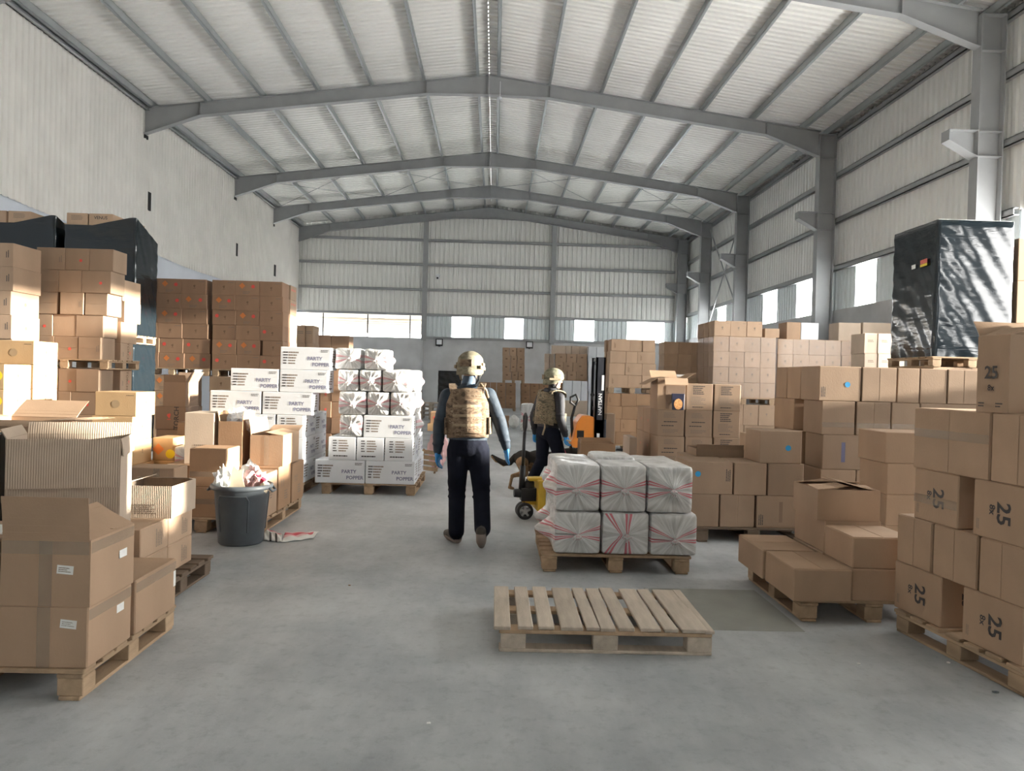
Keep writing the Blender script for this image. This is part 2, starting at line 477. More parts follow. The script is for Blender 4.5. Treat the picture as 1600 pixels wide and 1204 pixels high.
# portal frames: rafters
def rafter(y, s):
    xe = XL+.0 if s < 0 else 9.15
    def top(x): return zroof(x)-.215
    def dep(x):
        d = abs(x-xe); a = abs(x-RIDGE)
        if d < 1.55: return .34+.36*(1-d/1.55)
        if a < 1.75: return .34+.20*(1-a/1.75)
        return .34
    xs = [xe, xe+(-s)*.8, xe+(-s)*1.55, RIDGE+s*1.75, RIDGE+s*.9, RIDGE]
    mb = MB()
    for i in range(len(xs)-1):
        a, c = xs[i], xs[i+1]
        ta, tc_, ba, bc = top(a), top(c), top(a)-dep(a), top(c)-dep(c)
        mb.prism([(a, y-.005, ta), (c, y-.005, tc_), (c, y-.005, bc), (a, y-.005, ba)], (0, .012, 0))
        mb.prism([(a, y-.1, ta+.014), (c, y-.1, tc_+.014), (c, y-.1, tc_), (a, y-.1, ta)], (0, .2, 0))
        mb.prism([(a, y-.1, ba), (c, y-.1, bc), (c, y-.1, bc-.014), (a, y-.1, ba-.014)], (0, .2, 0))
    for x in (xs[2], xs[3]):
        mb.box(x-.006, x+.006, y-.09, y+.09, top(x)-dep(x), top(x))
    if s < 0: mb.box(RIDGE-.02, RIDGE+.02, y-.1, y+.1, top(RIDGE)-dep(RIDGE)-.02, top(RIDGE)+.02)
    return mb.build('rafter', MAT['steel_grey'], ceiling)
for y in (14.1, 21.1, 28.3, 33.2, 37.45):
    rafter(y, -1); rafter(y, 1)
for (x0, x1) in ((-9.8, -5.2), (-5.2, -.7), (-.1, 4.3), (4.3, 9.4)):
    for k in (0, 1):
        a, c = (x0, x1) if k else (x1, x0)
        mb = MB(); mb.tube([(a, 28.35, zroof(a)-.24), (c, 33.15, zroof(c)-.24)], .012, 6); mb.build('tie_rod', MAT['steel_grey'], ceiling)
mb = MB(); mb.tube([(-.05, 21.0, 9.9), (-.05, 21.0, 9.47)], .008, 6); mb.lathe([(.0,.06),(.03,.05),(.06,.02),(.06,-.01),(.0,-.03)], (-.05, 21.0, 9.42), 12)
tag(mb.build('ceiling_lamp', MAT['lamp_glass'], smooth=True), 'small pale lamp hanging from the ridge of the nearest whole roof frame', 'lamp')

# ================================================================ walls
def wallbox(name, lab, mats=None): return struct(empty(name), lab)
# --- left wall: painted lower wall, ribbed lining above
wl = wallbox('wall_left', 'left wall of cream ribbed lining over a pale painted lower wall')
b = MB(); b.box(-10.35, -10.06, YF, 37.9, 0, 4.95); b.build('lower_wall', MAT['wall_paint'], wl)
b = MB(); b.box(-10.35, -10.12, YF, 37.9, 4.8, 9.4); b.build('outer_skin', MAT['steel_grey'], wl)
rnd = random.Random(3)
edge = lambda u: 4.95-.0115*max(0, u-23)+.03*math.sin(u*.9)
n = 233; mb = MB()
ribbed(mb, (-10.03, YF, 0), (0, 1, 0), n, (37.6-YF)/n, (0, 0, 1), edge, 8.78, (1, 0, 0), .034, pan=.62)
mb.build('lining_sheet', MAT['sheet_left'], wl, fix=False)
for (y, z0, z1) in ((21.45, 6.04, 6.56), (28.65, 5.92, 6.4), (33.62, 5.82, 6.33), (21.2, 8.0, 8.1), (28.4, 8.0, 8.1), (33.3, 8.0, 8.1)):
    b = MB(); b.box(-10.03, -9.995, y-.1, y+.1, z0, z1); b.build('slot_shade_block', MAT['slot_shade'], wl)  # dark blocks on the lining, shade of the openings put into their colour
mb = MB(); csec(mb, -9.93, 8.84, YF, 37.5, .1, .16); mb.build('eave_angle', MAT['purlin_steel'], wl)
# --- right wall
wr = wallbox('wall_right', 'right wall of ribbed metal sheets over a concrete plinth')
def glass_mat():
    m, t, p = nodes('window_sheet'); N, L = t.nodes, t.links
    tr = N.new('ShaderNodeBsdfTransparent'); tr.inputs[0].default_value = (.97, .985, 1, 1)
    tl = N.new('ShaderNodeBsdfTranslucent'); tl.inputs[0].default_value = (.9, .93, .95, 1)
    mx = N.new('ShaderNodeMixShader'); mx.inputs[0].default_value = .18
    L.new(tr.outputs[0], mx.inputs[1]); L.new(tl.outputs[0], mx.inputs[2]); L.new(mx.outputs[0], t.nodes['Material Output'].inputs[0])
    return m
GM = glass_mat()
nth_ = lambda i: ORD[i]
wins = [(14.35, 15.6), (18.9, 20.0), (22.72, 23.95), (25.6, 26.95), (29.2, 30.3), (31.3, 32.5), (34.3, 35.5)]
PL = 3.72
for (y0, y1) in ((13.7, 14.1), (14.1, 21.1), (21.1, 28.3), (28.3, 33.2), (33.2, 37.9)):
    b = MB(); b.box(9.72, 10.0, y0+.006, y1-.006, 0, PL); b.build('concrete_panel', MAT['concrete_wall'], wr, bevel=.004)
b = MB(); b.box(9.72, 10.0, 3.5, 13.7, 0, 2.3); b.build('concrete_panel', MAT['concrete_wall'], wr)  # unseen low wall, added to block the low sun from the floor
b = MB(); b.box(9.72, 10.0, -2.5, 3.5, 0, PL); b.box(9.72, 10.0, YF, -3.7, 0, PL); b.build('concrete_panel', MAT['concrete_wall'], wr)
for (y0, y1) in zip(bays[:-1], bays[1:]):
    n = round((y1-y0)/.21); mb = MB()
    ribbed(mb, (9.78, y0, 0), (0, 1, 0), n, (y1-y0)/n, (0, 0, 1), 4.95, 8.93, (1, 0, 0), .042); mb.build('wall_sheet', MAT['sheet_wall'], wr, fix=False)
cur = 13.7
for (y0, y1) in wins+[(37.7, 37.7)]:
    if y0-cur > .05:
        n = max(1, round((y0-cur)/.21)); mb = MB()
        ribbed(mb, (9.79, cur, 0), (0, 1, 0), n, (y0-cur)/n, (0, 0, 1), PL-.02, 4.97, (1, 0, 0), .03); mb.build('wall_sheet', MAT['sheet_wall_low'], wr, fix=False)
        b = MB(); b.box(9.83, 9.86, cur, y0, PL, 4.97); b.build('outer_skin', MAT['steel_grey'], wr)
    cur = y1
b = MB(); b.box(9.83, 9.86, YF, 37.8, 4.95, 9.4); b.build('outer_skin', MAT['steel_grey'], wr)
b = MB(); b.box(9.83, 9.86, -2.5, 3.5, PL, 4.97); b.box(9.83, 9.86, YF, -3.7, PL, 4.97); b.build('outer_skin', MAT['steel_grey'], wr)
b = MB(); b.box(9.72, 9.9, 4.2, 5.3, 2.3, 5.0); b.build('concrete_panel', MAT['concrete_wall'], wr)
for i, (y0, y1) in enumerate(wins):
    b = MB(); b.box(9.795, 9.80, y0, y1, PL, 4.95); o = b.build('window_%d' % (i+1), GM); struct(o, 'clear sheet window in the right wall, %s from the near end' % nth_(i))
for z in (4.92, 6.28, 7.58, 8.72):
    mb = MB(); csec(mb, 9.72, z, 13.7 if z < 5 else YF, 37.6, .11, .15, .02); mb.build('girt', MAT['steel_grey'], wr)
def column(y):
    mb = MB()
    mb.box(9.13, 9.15, y-.13, y+.13, 0, 8.72); mb.box(9.6, 9.62, y-.13, y+.13, 0, 8.72)
    mb.box(9.15, 9.6, y-.008, y+.008, 0, 8.72); mb.box(9.13, 9.62, y-.13, y+.13, 8.72, 8.74)
    for z in (6.02, 6.50, 8.05): mb.box(9.15, 9.6, y-.12, y+.12, z-.008, z+.008)
    c = mb.build('column', MAT['steel_grey'], wr)
    mb = MB()
    mb.prism([(9.13, y-.006, 6.5), (8.58, y-.006, 6.5), (8.58, y-.006, 6.33), (9.13, y-.006, 6.02)], (0, .012, 0))
    mb.prism([(8.57, y-.13, 6.33), (9.13, y-.13, 6.02), (9.13, y-.13, 6.0), (8.57, y-.13, 6.31)], (0, .26, 0))
    mb.box(8.57, 9.13, y-.13, y+.13, 6.5, 6.515); mb.box(8.565, 8.58, y-.13, y+.13, 6.31, 6.515)
    mb.build('crane_bracket', MAT['steel_grey'], c)
for y in (14.1, 21.1, 28.3, 33.2, 37.3): column(y)
for (za, zc) in ((4.0, 8.4), (8.4, 4.0), (0.4, 4.0), (4.0, .4)):
    mb = MB(); mb.tube([(9.5, 28.5, za), (9.5, 33.0, zc)], .03, 8); mb.build('brace', MAT['steel_grey'], wr)
# --- back wall
wb = wallbox('wall_back', 'back gable wall of ribbed sheets over grey concrete')
BY = 37.72
for (x0, x1) in ((-10.2, -3.64), (-3.64, 2.87), (2.87, 9.9)):
    b = MB(); b.box(x0+.004, x1-.004, BY, BY+.3, 0, 3.43); b.build('concrete_panel', MAT['concrete_wall'], wb, bevel=.004)
def backsheet(x0, x1, z0, z1, m):
    n = max(1, round((x1-x0)/.24)); mb = MB()
    ribbed(mb, (x0, BY+.02, 0), (1, 0, 0), n, (x1-x0)/n, (0, 0, 1), z0, z1, (0, 1, 0), .055); mb.build('wall_sheet', MAT[m], wb, fix=False)
for (x0, x1) in ((-10.1, -3.64), (-3.64, 2.87), (2.87, 9.9)):
    backsheet(x0, x1, 4.62, (lambda x0: (lambda u: zroof(x0+u)+.02))(x0), 'sheet_wall')
bw = [(-2.24, -1.27), (.46, 1.41), (4.03, 5.04), (6.72, 8.66)]
cur = -3.64
for i, (x0, x1) in enumerate(bw+[(9.8, 9.8)]):
    backsheet(cur, x0, 3.41, 4.64, 'sheet_wall_low')
    b = MB(); b.box(cur, x0, BY+.08, BY+.11, 3.41, 4.64); b.build('outer_skin', MAT['steel_grey'], wb)
    if x1 > x0:
        b = MB(); b.box(x0, x1, BY+.03, BY+.035, 3.43, 4.62); o = b.build('window_%d' % (len(wins)+1+i), GM); struct(o, 'clear sheet window in the back wall')
    cur = x1
b = MB(); b.prism([(-10.2, BY+.08, 4.62), (9.9, BY+.08, 4.62), (9.9, BY+.08, 9.0), (RIDGE, BY+.08, 10.5), (-10.2, BY+.08, 9.0)], (0, .03, 0)); b.build('outer_skin', MAT['steel_grey'], wb)
for z, x0, x1 in ((3.45, -3.6, 9.1), (4.62, -10.05, 9.1), (5.88, -10.05, 9.1), (7.15, -10.05, 9.1), (8.39, -10.05, 9.1)):
    mb = MB(); mb.box(x0, x1, BY-.10, BY-.09, z-.06, z+.06); mb.box(x0, x1, BY-.1, BY+.0, z+.05, z+.06); mb.box(x0, x1, BY-.1, BY+.0, z-.06, z-.05); mb.build('girt', MAT['steel_grey'], wb)
for x in (-3.64, 2.87):
    mb = MB(); mb.box(x-.12, x+.12, BY-.22, BY-.2, 3.3, 9.6); mb.box(x-.01, x+.01, BY-.2, BY-.02, 3.3, 9.6); mb.box(x-.12, x+.12, BY-.03, BY-.015, 3.3, 9.6); mb.build('column', MAT['steel_grey'], wb)
    mb = MB(); mb.tube([(x-.04, BY-.06, 0), (x-.04, BY-.06, 3.4)], .045, 10); mb.build('drain_pipe', MAT['concrete_wall'], wb, smooth=True)
# open strip at upper left of the back wall: rods, and planks stacked outside
for k, x in enumerate((-8.75, -6.5, -4.35)):
    mb = MB(); mb.tube([(x, BY+.02, 3.43), (x, BY+.02, 4.6)], .035, 8); mb.build('vent_bar', MAT['black_metal'], wb)
mat('plank_outside', (.62,.56,.47), .8, 0, .22, 2, .2, 30, .12, stretch=(.3, 3, 3))
rnd = random.Random(11); zz = 3.66
while zz < 4.75:
    h = rnd.uniform(.07, .17); mb = MB(); mb.box(-10.1, -3.6, 38.6+rnd.uniform(0, .1), 38.9, zz, zz+h-.012); mb.build('outside_board', MAT['plank_outside'], wb); zz += h
# --- front wall behind the camera, with an open doorway
wf = wallbox('wall_front', 'front wall behind the viewer')
b = MB(); b.box(-10.35, 10.0, YF-.25, YF, 0, 4.4); b.prism([(-10.35, YF-.25, 4.4), (10.0, YF-.25, 4.4), (10.0, YF-.25, 9.2), (RIDGE, YF-.25, 10.5), (-10.35, YF-.25, 9.2)], (0, .25, 0)); b.build('wall_panel', MAT['sheet_wall'], wf)
# --- fittings on the back wall
def flood(x, z, lab):
    t = empty('floodlight', (x, BY-.16, z-.2)); tag(t, lab, 'floodlight', 'floodlights on the back wall')
    mb = MB(); mb.box(-.18, .18, -.13, -.03, .02, .38); mb.build('housing', MAT['black_metal'], t, bevel=.01)
    mb = MB(); mb.box(-.13, .13, -.14, -.128, .10, .34); mb.build('lens', MAT['lamp_glass'], t)
    mb = MB(); mb.box(-.05, .05, -.03, .15, .0, .12); mb.build('bracket', MAT['black_metal'], t)
flood(-2.83, 3.22, 'black floodlight with pale lens on back wall, nearer the left column')
flood(1.74, 3.22, 'black floodlight with pale lens on back wall, above the tall carton stack')
t = empty('security_camera', (-3.0, BY-.1, 6.45)); tag(t, 'small white security camera high on the ribbed back wall', 'camera')
mb = MB(); mb.box(-.1, .1, -.05, .1, .12, .22); mb.build('mount', MAT['lamp_glass'], t, bevel=.01)
mb = MB(); mb.lathe([(0, .13), (.08, .12), (.1, .05), (.08, -.03), (.0, -.07)], (0, -.06, .02), 16); mb.build('dome', MAT['lamp_glass'], t, smooth=True)
mb = MB(); mb.lathe([(0, -.02), (.05, -.02), (.05, .02), (0, .02)], (0, -.15, .02), 12, axis='y'); mb.build('lens', MAT['black_metal'], t)
# ================================================================ pallets
_pc = {}
def _bx(w, d, h, m, bev=.004):
    k = (round(w, 3), round(d, 3), round(h, 3), m)
    if k not in _pc:
        b = MB(); b.box(-w/2, w/2, -d/2, d/2, 0, h); _pc[k] = b.mesh('plank', MAT[m], bevel=bev)
    return _pc[k]
prnd = random.Random(21)
def pallet(x0, x1, y0, y1, z=0.0, label='', group='wooden pallets', m='wood', rz=0.0, nb=7):
    w, d = x1-x0, y1-y0
    if label in BULK:
        bulk(m, x0, x1, y0, y1, z+.122, z+.144); bulk(m, x0, x0+.12, y0, y1, z, z+.122); bulk(m, x1-.12, x1, y0, y1, z, z+.122); bulk(m, (x0+x1)/2-.06, (x0+x1)/2+.06, y0, y1, z, z+.122); return
    t = empty('pallet', ((x0+x1)/2, (y0+y1)/2, z), rz); tag(t, label, 'pallet', group)
    bw = d/nb*.78
    for i in range(nb):
        y = -d/2+bw/2+(d-bw)*i/(nb-1)
        link('deck_board', _bx(w, bw, .021, m), t, (prnd.uniform(-.006, .006), y, .123), (0, 0, prnd.uniform(-.006, .006)))
    for x in (-w/2+.07, 0, w/2-.07):
        link('cross_board', _bx(.12, d, .02, m), t, (x, 0, .1025))
        link('bottom_board', _bx(.1, d, .019, m), t, (x, 0, 0))
        for y in (-d/2+.06, 0, d/2-.06):
            link('block', _bx(.12, .11, .083, m), t, (x+prnd.uniform(-.004, .004), y, .0192))
    return t
PT = .144
# the empty pallet in the foreground: eleven slats running away from the viewer
def empty_pallet():
    t = empty('pallet', (.665, 4.12, 0), -.006); tag(t, 'empty weathered wooden pallet lying alone on the open floor', 'pallet')
    m = 'wood_grey'
    xs = [(-.585, .095), (-.455, .085), (-.335, .09), (-.19, .125), (-.075, .075), (.015, .085), (.115, .09), (.255, .115), (.365, .08), (.50, .15), (.585, .055)]
    for i, (x, w) in enumerate(xs):
        o = link('deck_board', _bx(w, .80, .020, m), t, (x*1.0, .40+prnd.uniform(-.01, .01), .125), (prnd.uniform(-.004, .004), 0, prnd.uniform(-.012, .012)))
    for y, ww in ((.05, .10), (.40, .1), (.74, .10)):
        link('cross_board', _bx(1.2, ww, .021, 'wood'), t, (0, y, .103))
        link('bottom_board', _bx(1.2, ww, .019, m), t, (0, y, 0))
        for x in (-.52, .0, .53):
            link('block', _bx(.14, .10, .083, m), t, (x, y, .0192), (0, 0, prnd.uniform(-.05, .05)))
empty_pallet()

# ================================================================ cartons
_cc = {}
def face_mx(face, w, d, h, e=.0015):
    if face == 'front': return Matrix(((1,0,0,0), (0,0,-1,-d/2-e), (0,1,0,0), (0,0,0,1)))
    if face == 'left':  return Matrix(((0,0,-1,-w/2-e), (-1,0,0,0), (0,1,0,0), (0,0,0,1)))
    if face == 'right': return Matrix(((0,0,1,w/2+e), (1,0,0,0), (0,1,0,0), (0,0,0,1)))
    return Matrix(((1,0,0,0), (0,1,0,0), (0,0,1,h+e), (0,0,0,1)))
def mesh2d(kind, *a):
    k = (kind,)+a
    if k in _cc: return _cc[k]
    b = MB()
    if kind == 'disc':
        b.poly([(a[0]*math.cos(2*PI*i/20), a[0]*math.sin(2*PI*i/20), 0) for i in range(20)]); mt = a[1]
    elif kind == 'diamond':
        r = a[0]; b.poly([(0,-r,0), (r,0,0), (0,r,0), (-r,0,0)]); mt = a[1]
    elif kind == 'rect':
        b.poly([(-a[0]/2,-a[1]/2,0), (a[0]/2,-a[1]/2,0), (a[0]/2,a[1]/2,0), (-a[0]/2,a[1]/2,0)]); mt = a[2]
    elif kind == 'flame':
        r = a[0]; pts = []
        for i in range(24):
            an = 2*PI*i/24; rr = r*(.62+.38*abs(math.sin(an*1.5+.4))); pts.append((rr*math.cos(an)*.72, rr*math.sin(an), 0))
        b.poly(pts); mt = a[1]
        b.poly([(-.7*r, -1.55*r, 0), (.7*r, -1.55*r, 0), (.7*r, -1.3*r, 0), (-.7*r, -1.3*r, 0)])
    elif kind == 'lines':       # w, h, n rows, seed, material: rows of broken dashes that read as small print
        w, h, n, seed, mt = a; r = random.Random(seed); th = h/n*.5
        for i in range(n):
            y = h/2-(i+.5)*h/n; x = -w/2; end = w/2-r.uniform(0, .35)*w
            while x < end:
                l = r.uniform(.05, .16)*w; l = min(l, end-x)
                b.quad((x, y-th/2, 0), (x+l, y-th/2, 0), (x+l, y+th/2, 0), (x, y+th/2, 0)); x += l+.02*w
    elif kind == 'arrows':
        mt = a[1]; s = a[0]
        for k2 in (-1, 1):
            x = k2*s*.5; b.poly([(x-.1*s, -.5*s, 0), (x+.1*s, -.5*s, 0), (x+.1*s, .2*s, 0), (x-.1*s, .2*s, 0)]); b.poly([(x-.28*s, .2*s, 0), (x+.28*s, .2*s, 0), (x, .6*s, 0)])
    _cc[k] = b.mesh(kind, MAT[mt], fix=False); return _cc[k]
def text_mesh(s, size, mt):
    k = ('text', s, size, mt)
    if k not in _cc:
        c = bpy.data.curves.new('t', 'FONT'); c.body = s; c.size = size; c.align_x = 'CENTER'; c.align_y = 'CENTER'; c.resolution_u = 2
        c.offset = size*.02
        o = bpy.data.objects.new('t', c); me = bpy.data.meshes.new_from_object(o); bpy.data.objects.remove(o)
        me.materials.clear(); me.materials.append(MAT[mt]); _cc[k] = me
    return _cc[k]
def stick(o, dims, name, me, face, a, v, rot=0.0, e=.0015):
    if o is None: return
    c = link(name, me, o)
    c.matrix_local = face_mx(face, *dims, e=e) @ Matrix.Translation((a, v, 0)) @ Matrix.Rotation(rot, 4, 'Z')
    return c
def flap_mesh(a, b_, m):
    k = ('flap', round(a, 3), round(b_, 3), m)
    if k not in _cc:
        b = MB(); b.box(-a/2, a/2, -b_/2, b_/2, 0, .003); _cc[k] = b.mesh('flap', MAT[m], bevel=.0012)
    return _cc[k]
def carton(x0, x1, y0, y1, z0, z1, m='kraft', label='', group=None, seam=None, tape=None, vert=True, marks=(), rz=0.0, name='carton', gap=.003, parent=None):
    if y0 > 20: gap = .022
    w, d, h = x1-x0-gap, y1-y0-gap, z1-z0-.001
    if parent is None and label in BULK: bulk(m, x0+gap/2, x1-gap/2, y0+gap/2, y1-gap/2, z0, z1-.001); return
    k = ('c', round(w, 3), round(d, 3), round(h, 3), m)
    if k not in _cc:
        b = MB(); b.box(-w/2, w/2, -d/2, d/2, 0, h); _cc[k] = b.mesh('carton', MAT[m], bevel=.006)
    o = link(name, _cc[k], None, ((x0+x1)/2, (y0+y1)/2, z0), (0, 0, rz))
    if parent is not None:
        o.parent = parent; o.location = o.location-parent.location
    else: tag(o, label, 'box', group)
    D = (w, d, h)
    if seam:
        fw, fh = {'front': (w, h), 'left': (d, h), 'right': (d, h), 'top': (w, d)}[seam]
        c0 = fh/2 if seam != 'top' else 0
        if vert:
            for s in (-1, 1): stick(o, D, 'flap', flap_mesh(fw/2-.008, fh-.012, m), seam, s*(fw/4), c0, e=0)
        else:
            for s in (-1, 1): stick(o, D, 'flap', flap_mesh(fw-.012, fh/2-.006, m), seam, 0, c0+s*fh/4, e=0)
        if tape:
            tm = mesh2d('rect', .05, round(fh-.01, 3), tape) if vert else mesh2d('rect', round(fw-.01, 3), .05, tape)
            stick(o, D, 'tape', tm, seam, 0, c0, e=.0042)
    for mk in marks:
        nm, me, face, a, v = mk[:5]; rot = mk[5] if len(mk) > 5 else 0
        aw = {'front': w, 'left': d, 'right': d, 'top': w}[face]; ah = d if face == 'top' else h
        stick(o, D, nm, me, face, a*aw, (v*ah if face != 'top' else v*ah), rot, e=.0050 if seam == face else .0015)
    return o
def bandtape(o, D, face, v, m='tape_clear', hgt=.05):
    if o is None: return
    w, d, h = D; aw = {'front': w, 'left': d, 'right': d}[face]
    stick(o, D, 'tape', mesh2d('rect', round(aw-.008, 3), hgt, m), face, 0, v, e=.004)
def dims(o):
    if o is None: return (1, 1, 1)
    v = o.data.vertices; return (max(p.co.x for p in v)*2, max(p.co.y for p in v)*2, max(p.co.z for p in v))
def nth(i): return ORD[i]
def rowname(i, n): return 'top' if i == 0 else ('bottom' if i == n-1 and n > 2 else nth(i))
def wall(Y, dep, rows, desc, place, group, m='kraft', marks=None, **kw):
    """rows from the top: (z0, h, [(u0,u1),...] or flat edge list)"""
    out = []
    for i, (z0, h, us) in enumerate(rows):
        prs = [(a, c) for a, c in zip(us[:-1], us[1:])] if not isinstance(us[0], tuple) else us
        line = []
        for j, (a, c) in enumerate(prs):
            x0, x1 = xat(a, Y, z0+h/2), xat(c, Y, z0+h/2)
            mk = marks(i, j) if marks else ()
            jj = random.uniform(-.012, .012)
            lab = '%s, %s row, %s%s' % (desc, rowname(i, len(rows)), (nth(j)+' from left, ') if len(prs) > 1 else '', place)
            k2 = dict(kw)
            if random.random() < .5: k2.pop('seam', None)
            line.append(carton(x0, x1, Y+jj, Y+jj+dep, z0, z0+h, m, lab, group, marks=mk, **k2))
        out.append(line)
    return out
def side(X, wid, rows, desc, place, group, m='kraft', marks=None, sgn=-1, ymin=0, **kw):
    """faces turned to the aisle at X; rows from the top: (z0,h,[(u0,u1)...])"""
    for i, (z0, h, us) in enumerate(rows):
        for j, (a, c) in enumerate(us):
            y0, y1 = sorted((yat(a, X, z0+h/2), yat(c, X, z0+h/2)))
            if j == len(us)-1: y0 = max(y0, ymin)
            x0, x1 = (X-wid, X) if sgn < 0 else (X, X+wid)
            lab = '%s, %s row, %s%s' % (desc, rowname(i, len(rows)), (('farther', 'nearer')[j]+' one, ') if len(us) > 1 else '', place)
            carton(x0, x1, y0, y1, z0, z0+h, m, lab, group, marks=marks(i, j) if marks else (), **kw)
def tiers(zb, h, n): return [zb+h*(n-1-i) for i in range(n)]
def open_carton(x0, x1, y0, y1, z0, z1, m, label, flaps, group=None, rz=0.0, inside='kraft_inside'):
    """flaps: {side: (length, angle from horizontal outwards in degrees)}"""
    w, d, h = x1-x0, y1-y0, z1-z0; t = .005
    o = empty('open_carton', ((x0+x1)/2, (y0+y1)/2, z0), rz); tag(o, label, 'box', group)
    b = MB(); b.box(-w/2, w/2, -d/2, d/2, 0, t)
    b.box(-w/2, w/2, -d/2, -d/2+t, t, h); b.box(-w/2, w/2, d/2-t, d/2, t, h); b.box(-w/2, -w/2+t, -d/2+t, d/2-t, t, h); b.box(w/2-t, w/2, -d/2+t, d/2-t, t, h)
    b.build('body', MAT[m], o, fix=False)
    for s, (ln, an) in flaps.items():
        b = MB(); L_ = (w if s in 'fb' else d)-.012
        n = 6
        for i in range(n):      # slightly bowed flap
            q0, q1 = i/n, (i+1)/n; z_ = lambda q: .02*math.sin(q*PI)*ln
            b.box(-L_/2, L_/2, ln*q0, ln*q1+.0004, z_(q0)-t/2, z_(q1)+t/2)
        f = b.build('flap', MAT[m], o, fix=False)
        az = {'f': PI, 'b': 0, 'l': PI/2, 'r': -PI/2}[s]
        p = {'f': (0, -d/2+t/2, h), 'b': (0, d/2-t/2, h), 'l': (-w/2+t/2, 0, h), 'r': (w/2-t/2, 0, h)}[s]
        f.matrix_local = Matrix.Translation(p) @ Matrix.Rotation(az, 4, 'Z') @ Matrix.Rotation(math.radians(an), 4, 'X')
    return o

# ---------------------------------------------------------------- printed marks
def mk_torch(i, j):
    r = []
    if (i*3+j) % 4 == 1: r.append(('red_mark', mesh2d('disc', .022, 'red_dot'), 'front', .15, .45))
    if (i*2+j) % 5 == 0: r.append(('printed_text', mesh2d('lines', .10, .05, 2, 5, 'ink_grey'), 'front', .36, .5, PI/2))
    return r
def mk_torch_side(i, j):
    if i >= 3: return [('printed_text', text_mesh('TORCH', .085, 'ink_brown'), 'right', .08, .5, -PI/2), ('red_mark', mesh2d('flame', .022, 'red_dot'), 'right', .24, .45), ('small_print', mesh2d('lines', .09, .04, 2, 9, 'ink_grey'), 'right', -.3, .4, PI/2)]
    if i == 2 and j == 0: return [('red_mark', mesh2d('disc', .02, 'red_dot'), 'right', .25, .5)]
    return []
RDP = [['R','DR','F'], ['R','FR','DR'], ['F','DR','F'], ['DR','F','F'], ['F','RF','RF'], ['RF','DR','DR']]
RDQ = [['F','DR','F'], ['DR','F','F'], ['RF','DR','F'], ['F','F','RF'], ['DR','DR','F'], ['RF','F','RF']]
def marks_of(c, face='front', s=1.0):
    D = ('warning_diamond', mesh2d('diamond', round(.062*s, 3), 'orange_diamond')); R = ('red_mark', mesh2d('disc', round(.036*s, 3), 'red_dot')); F = ('flame_logo', mesh2d('flame', round(.032*s, 3), 'ink_brown'))
    if c == 'DR': return [(*D, face, -.2, .66), (*R, face, .25, .62), ('small_print', mesh2d('lines', .16, .06, 3, 3, 'ink_grey'), face, .0, .2)]
    if c == 'FR': return [(*F, face, 0, .5), (*R, face, .36, .55)]
    if c == 'RF': return [(*R, face, -.3, .6), (*F, face, .05, .52)]
    if c == 'R': return [(*R, face, .2, .6)]
    return [(*F, face, .02, .55), ('small_print', mesh2d('lines', .12, .025, 1, 4, 'ink_grey'), face, .32, .85)]
def mk_party(long_face='front', end=None):
    r = []
    if long_face:
        f = long_face
        r += [('small_print', mesh2d('lines', .06, .17, 5, 31, 'ink'), f, -.40, .52), ('small_print', mesh2d('lines', .13, .17, 5, 32, 'ink_grey'), f, -.24, .52),
              ('printed_text', text_mesh('PARTY', .062, 'ink_violet'), f, .18, .50), ('printed_text', text_mesh('POPPER', .062, 'ink_violet'), f, .30, .24),
              ('logo', mesh2d('lines', .10, .035, 2, 8, 'ink'), f, .38, .84)]
    if end:
        r += [('small_print', mesh2d('lines', .055, .16, 5, 33, 'ink'), end, -.26, .62), ('small_print', mesh2d('lines', .13, .16, 5, 34, 'ink_grey'), end, .06, .62),
              ('handling_marks', mesh2d('lines', .22, .03, 1, 35, 'ink'), end, 0, .18)]
    return r
def mk_25(face, rot=-PI/2, small=True):
    r = [('printed_text', text_mesh('25', .125, 'ink'), face, .06, .48, rot)]
    if small: r += [('printed_text', text_mesh('8x', .055, 'ink'), face, -.14, .52, rot), ('small_print', mesh2d('lines', .07, .022, 2, 12, 'ink_grey'), face, -.4, .2, rot)]
    return r
TXT = [('printed_text', mesh2d('lines', .17, .12, 5, 51, 'ink'), 'front', .0, .76), ('small_print', mesh2d('lines', .20, .11, 6, 52, 'ink_grey'), 'front', -.03, .36), ('handling_marks', mesh2d('lines', .18, .02, 1, 53, 'ink'), 'front', .0, .12)]
TXT2 = [('small_print', mesh2d('lines', .17, .07, 4, 54, 'ink_grey'), 'front', -.02, .8), ('handling_marks', mesh2d('lines', .18, .025, 1, 55, 'ink'), 'front', .0, .55), ('printed_text', mesh2d('lines', .24, .022, 1, 56, 'ink'), 'front', .0, .40), ('small_print', mesh2d('lines', .2, .05, 3, 57, 'ink_grey'), 'front', .0, .2)]

# ================================================================ LEFT SIDE
# --- tall tan stack (upper pallet load and lower load) and its neighbour at the frame edge
G = 'cartons in the tall tan stack'
h = .324; z = tiers(1.64, h, 5)
wall(11.0, .41, [(z[0], h, [57,101,139.5,177]), (z[1], h, [59,92,128,174]), (z[2], h, [(44,90),(94,131),(132.5,168)]), (z[3], h, [46,82,118,161]), (z[4], h, [36,85,122.5,158])], 'plain tan carton', 'upper load of tall tan stack', G, 'kraft_grey', mk_torch, seam='front', vert=False)
XT = xat(167, 11.0, 2.4)
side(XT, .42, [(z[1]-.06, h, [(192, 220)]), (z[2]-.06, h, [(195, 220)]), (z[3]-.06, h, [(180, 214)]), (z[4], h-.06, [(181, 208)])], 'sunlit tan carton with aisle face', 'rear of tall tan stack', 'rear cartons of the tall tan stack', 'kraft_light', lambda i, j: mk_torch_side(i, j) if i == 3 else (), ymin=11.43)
pallet(-6.95, -5.66, 10.98, 11.95, 1.496, 'wooden pallet between the two loads of the tall tan stack on the left')
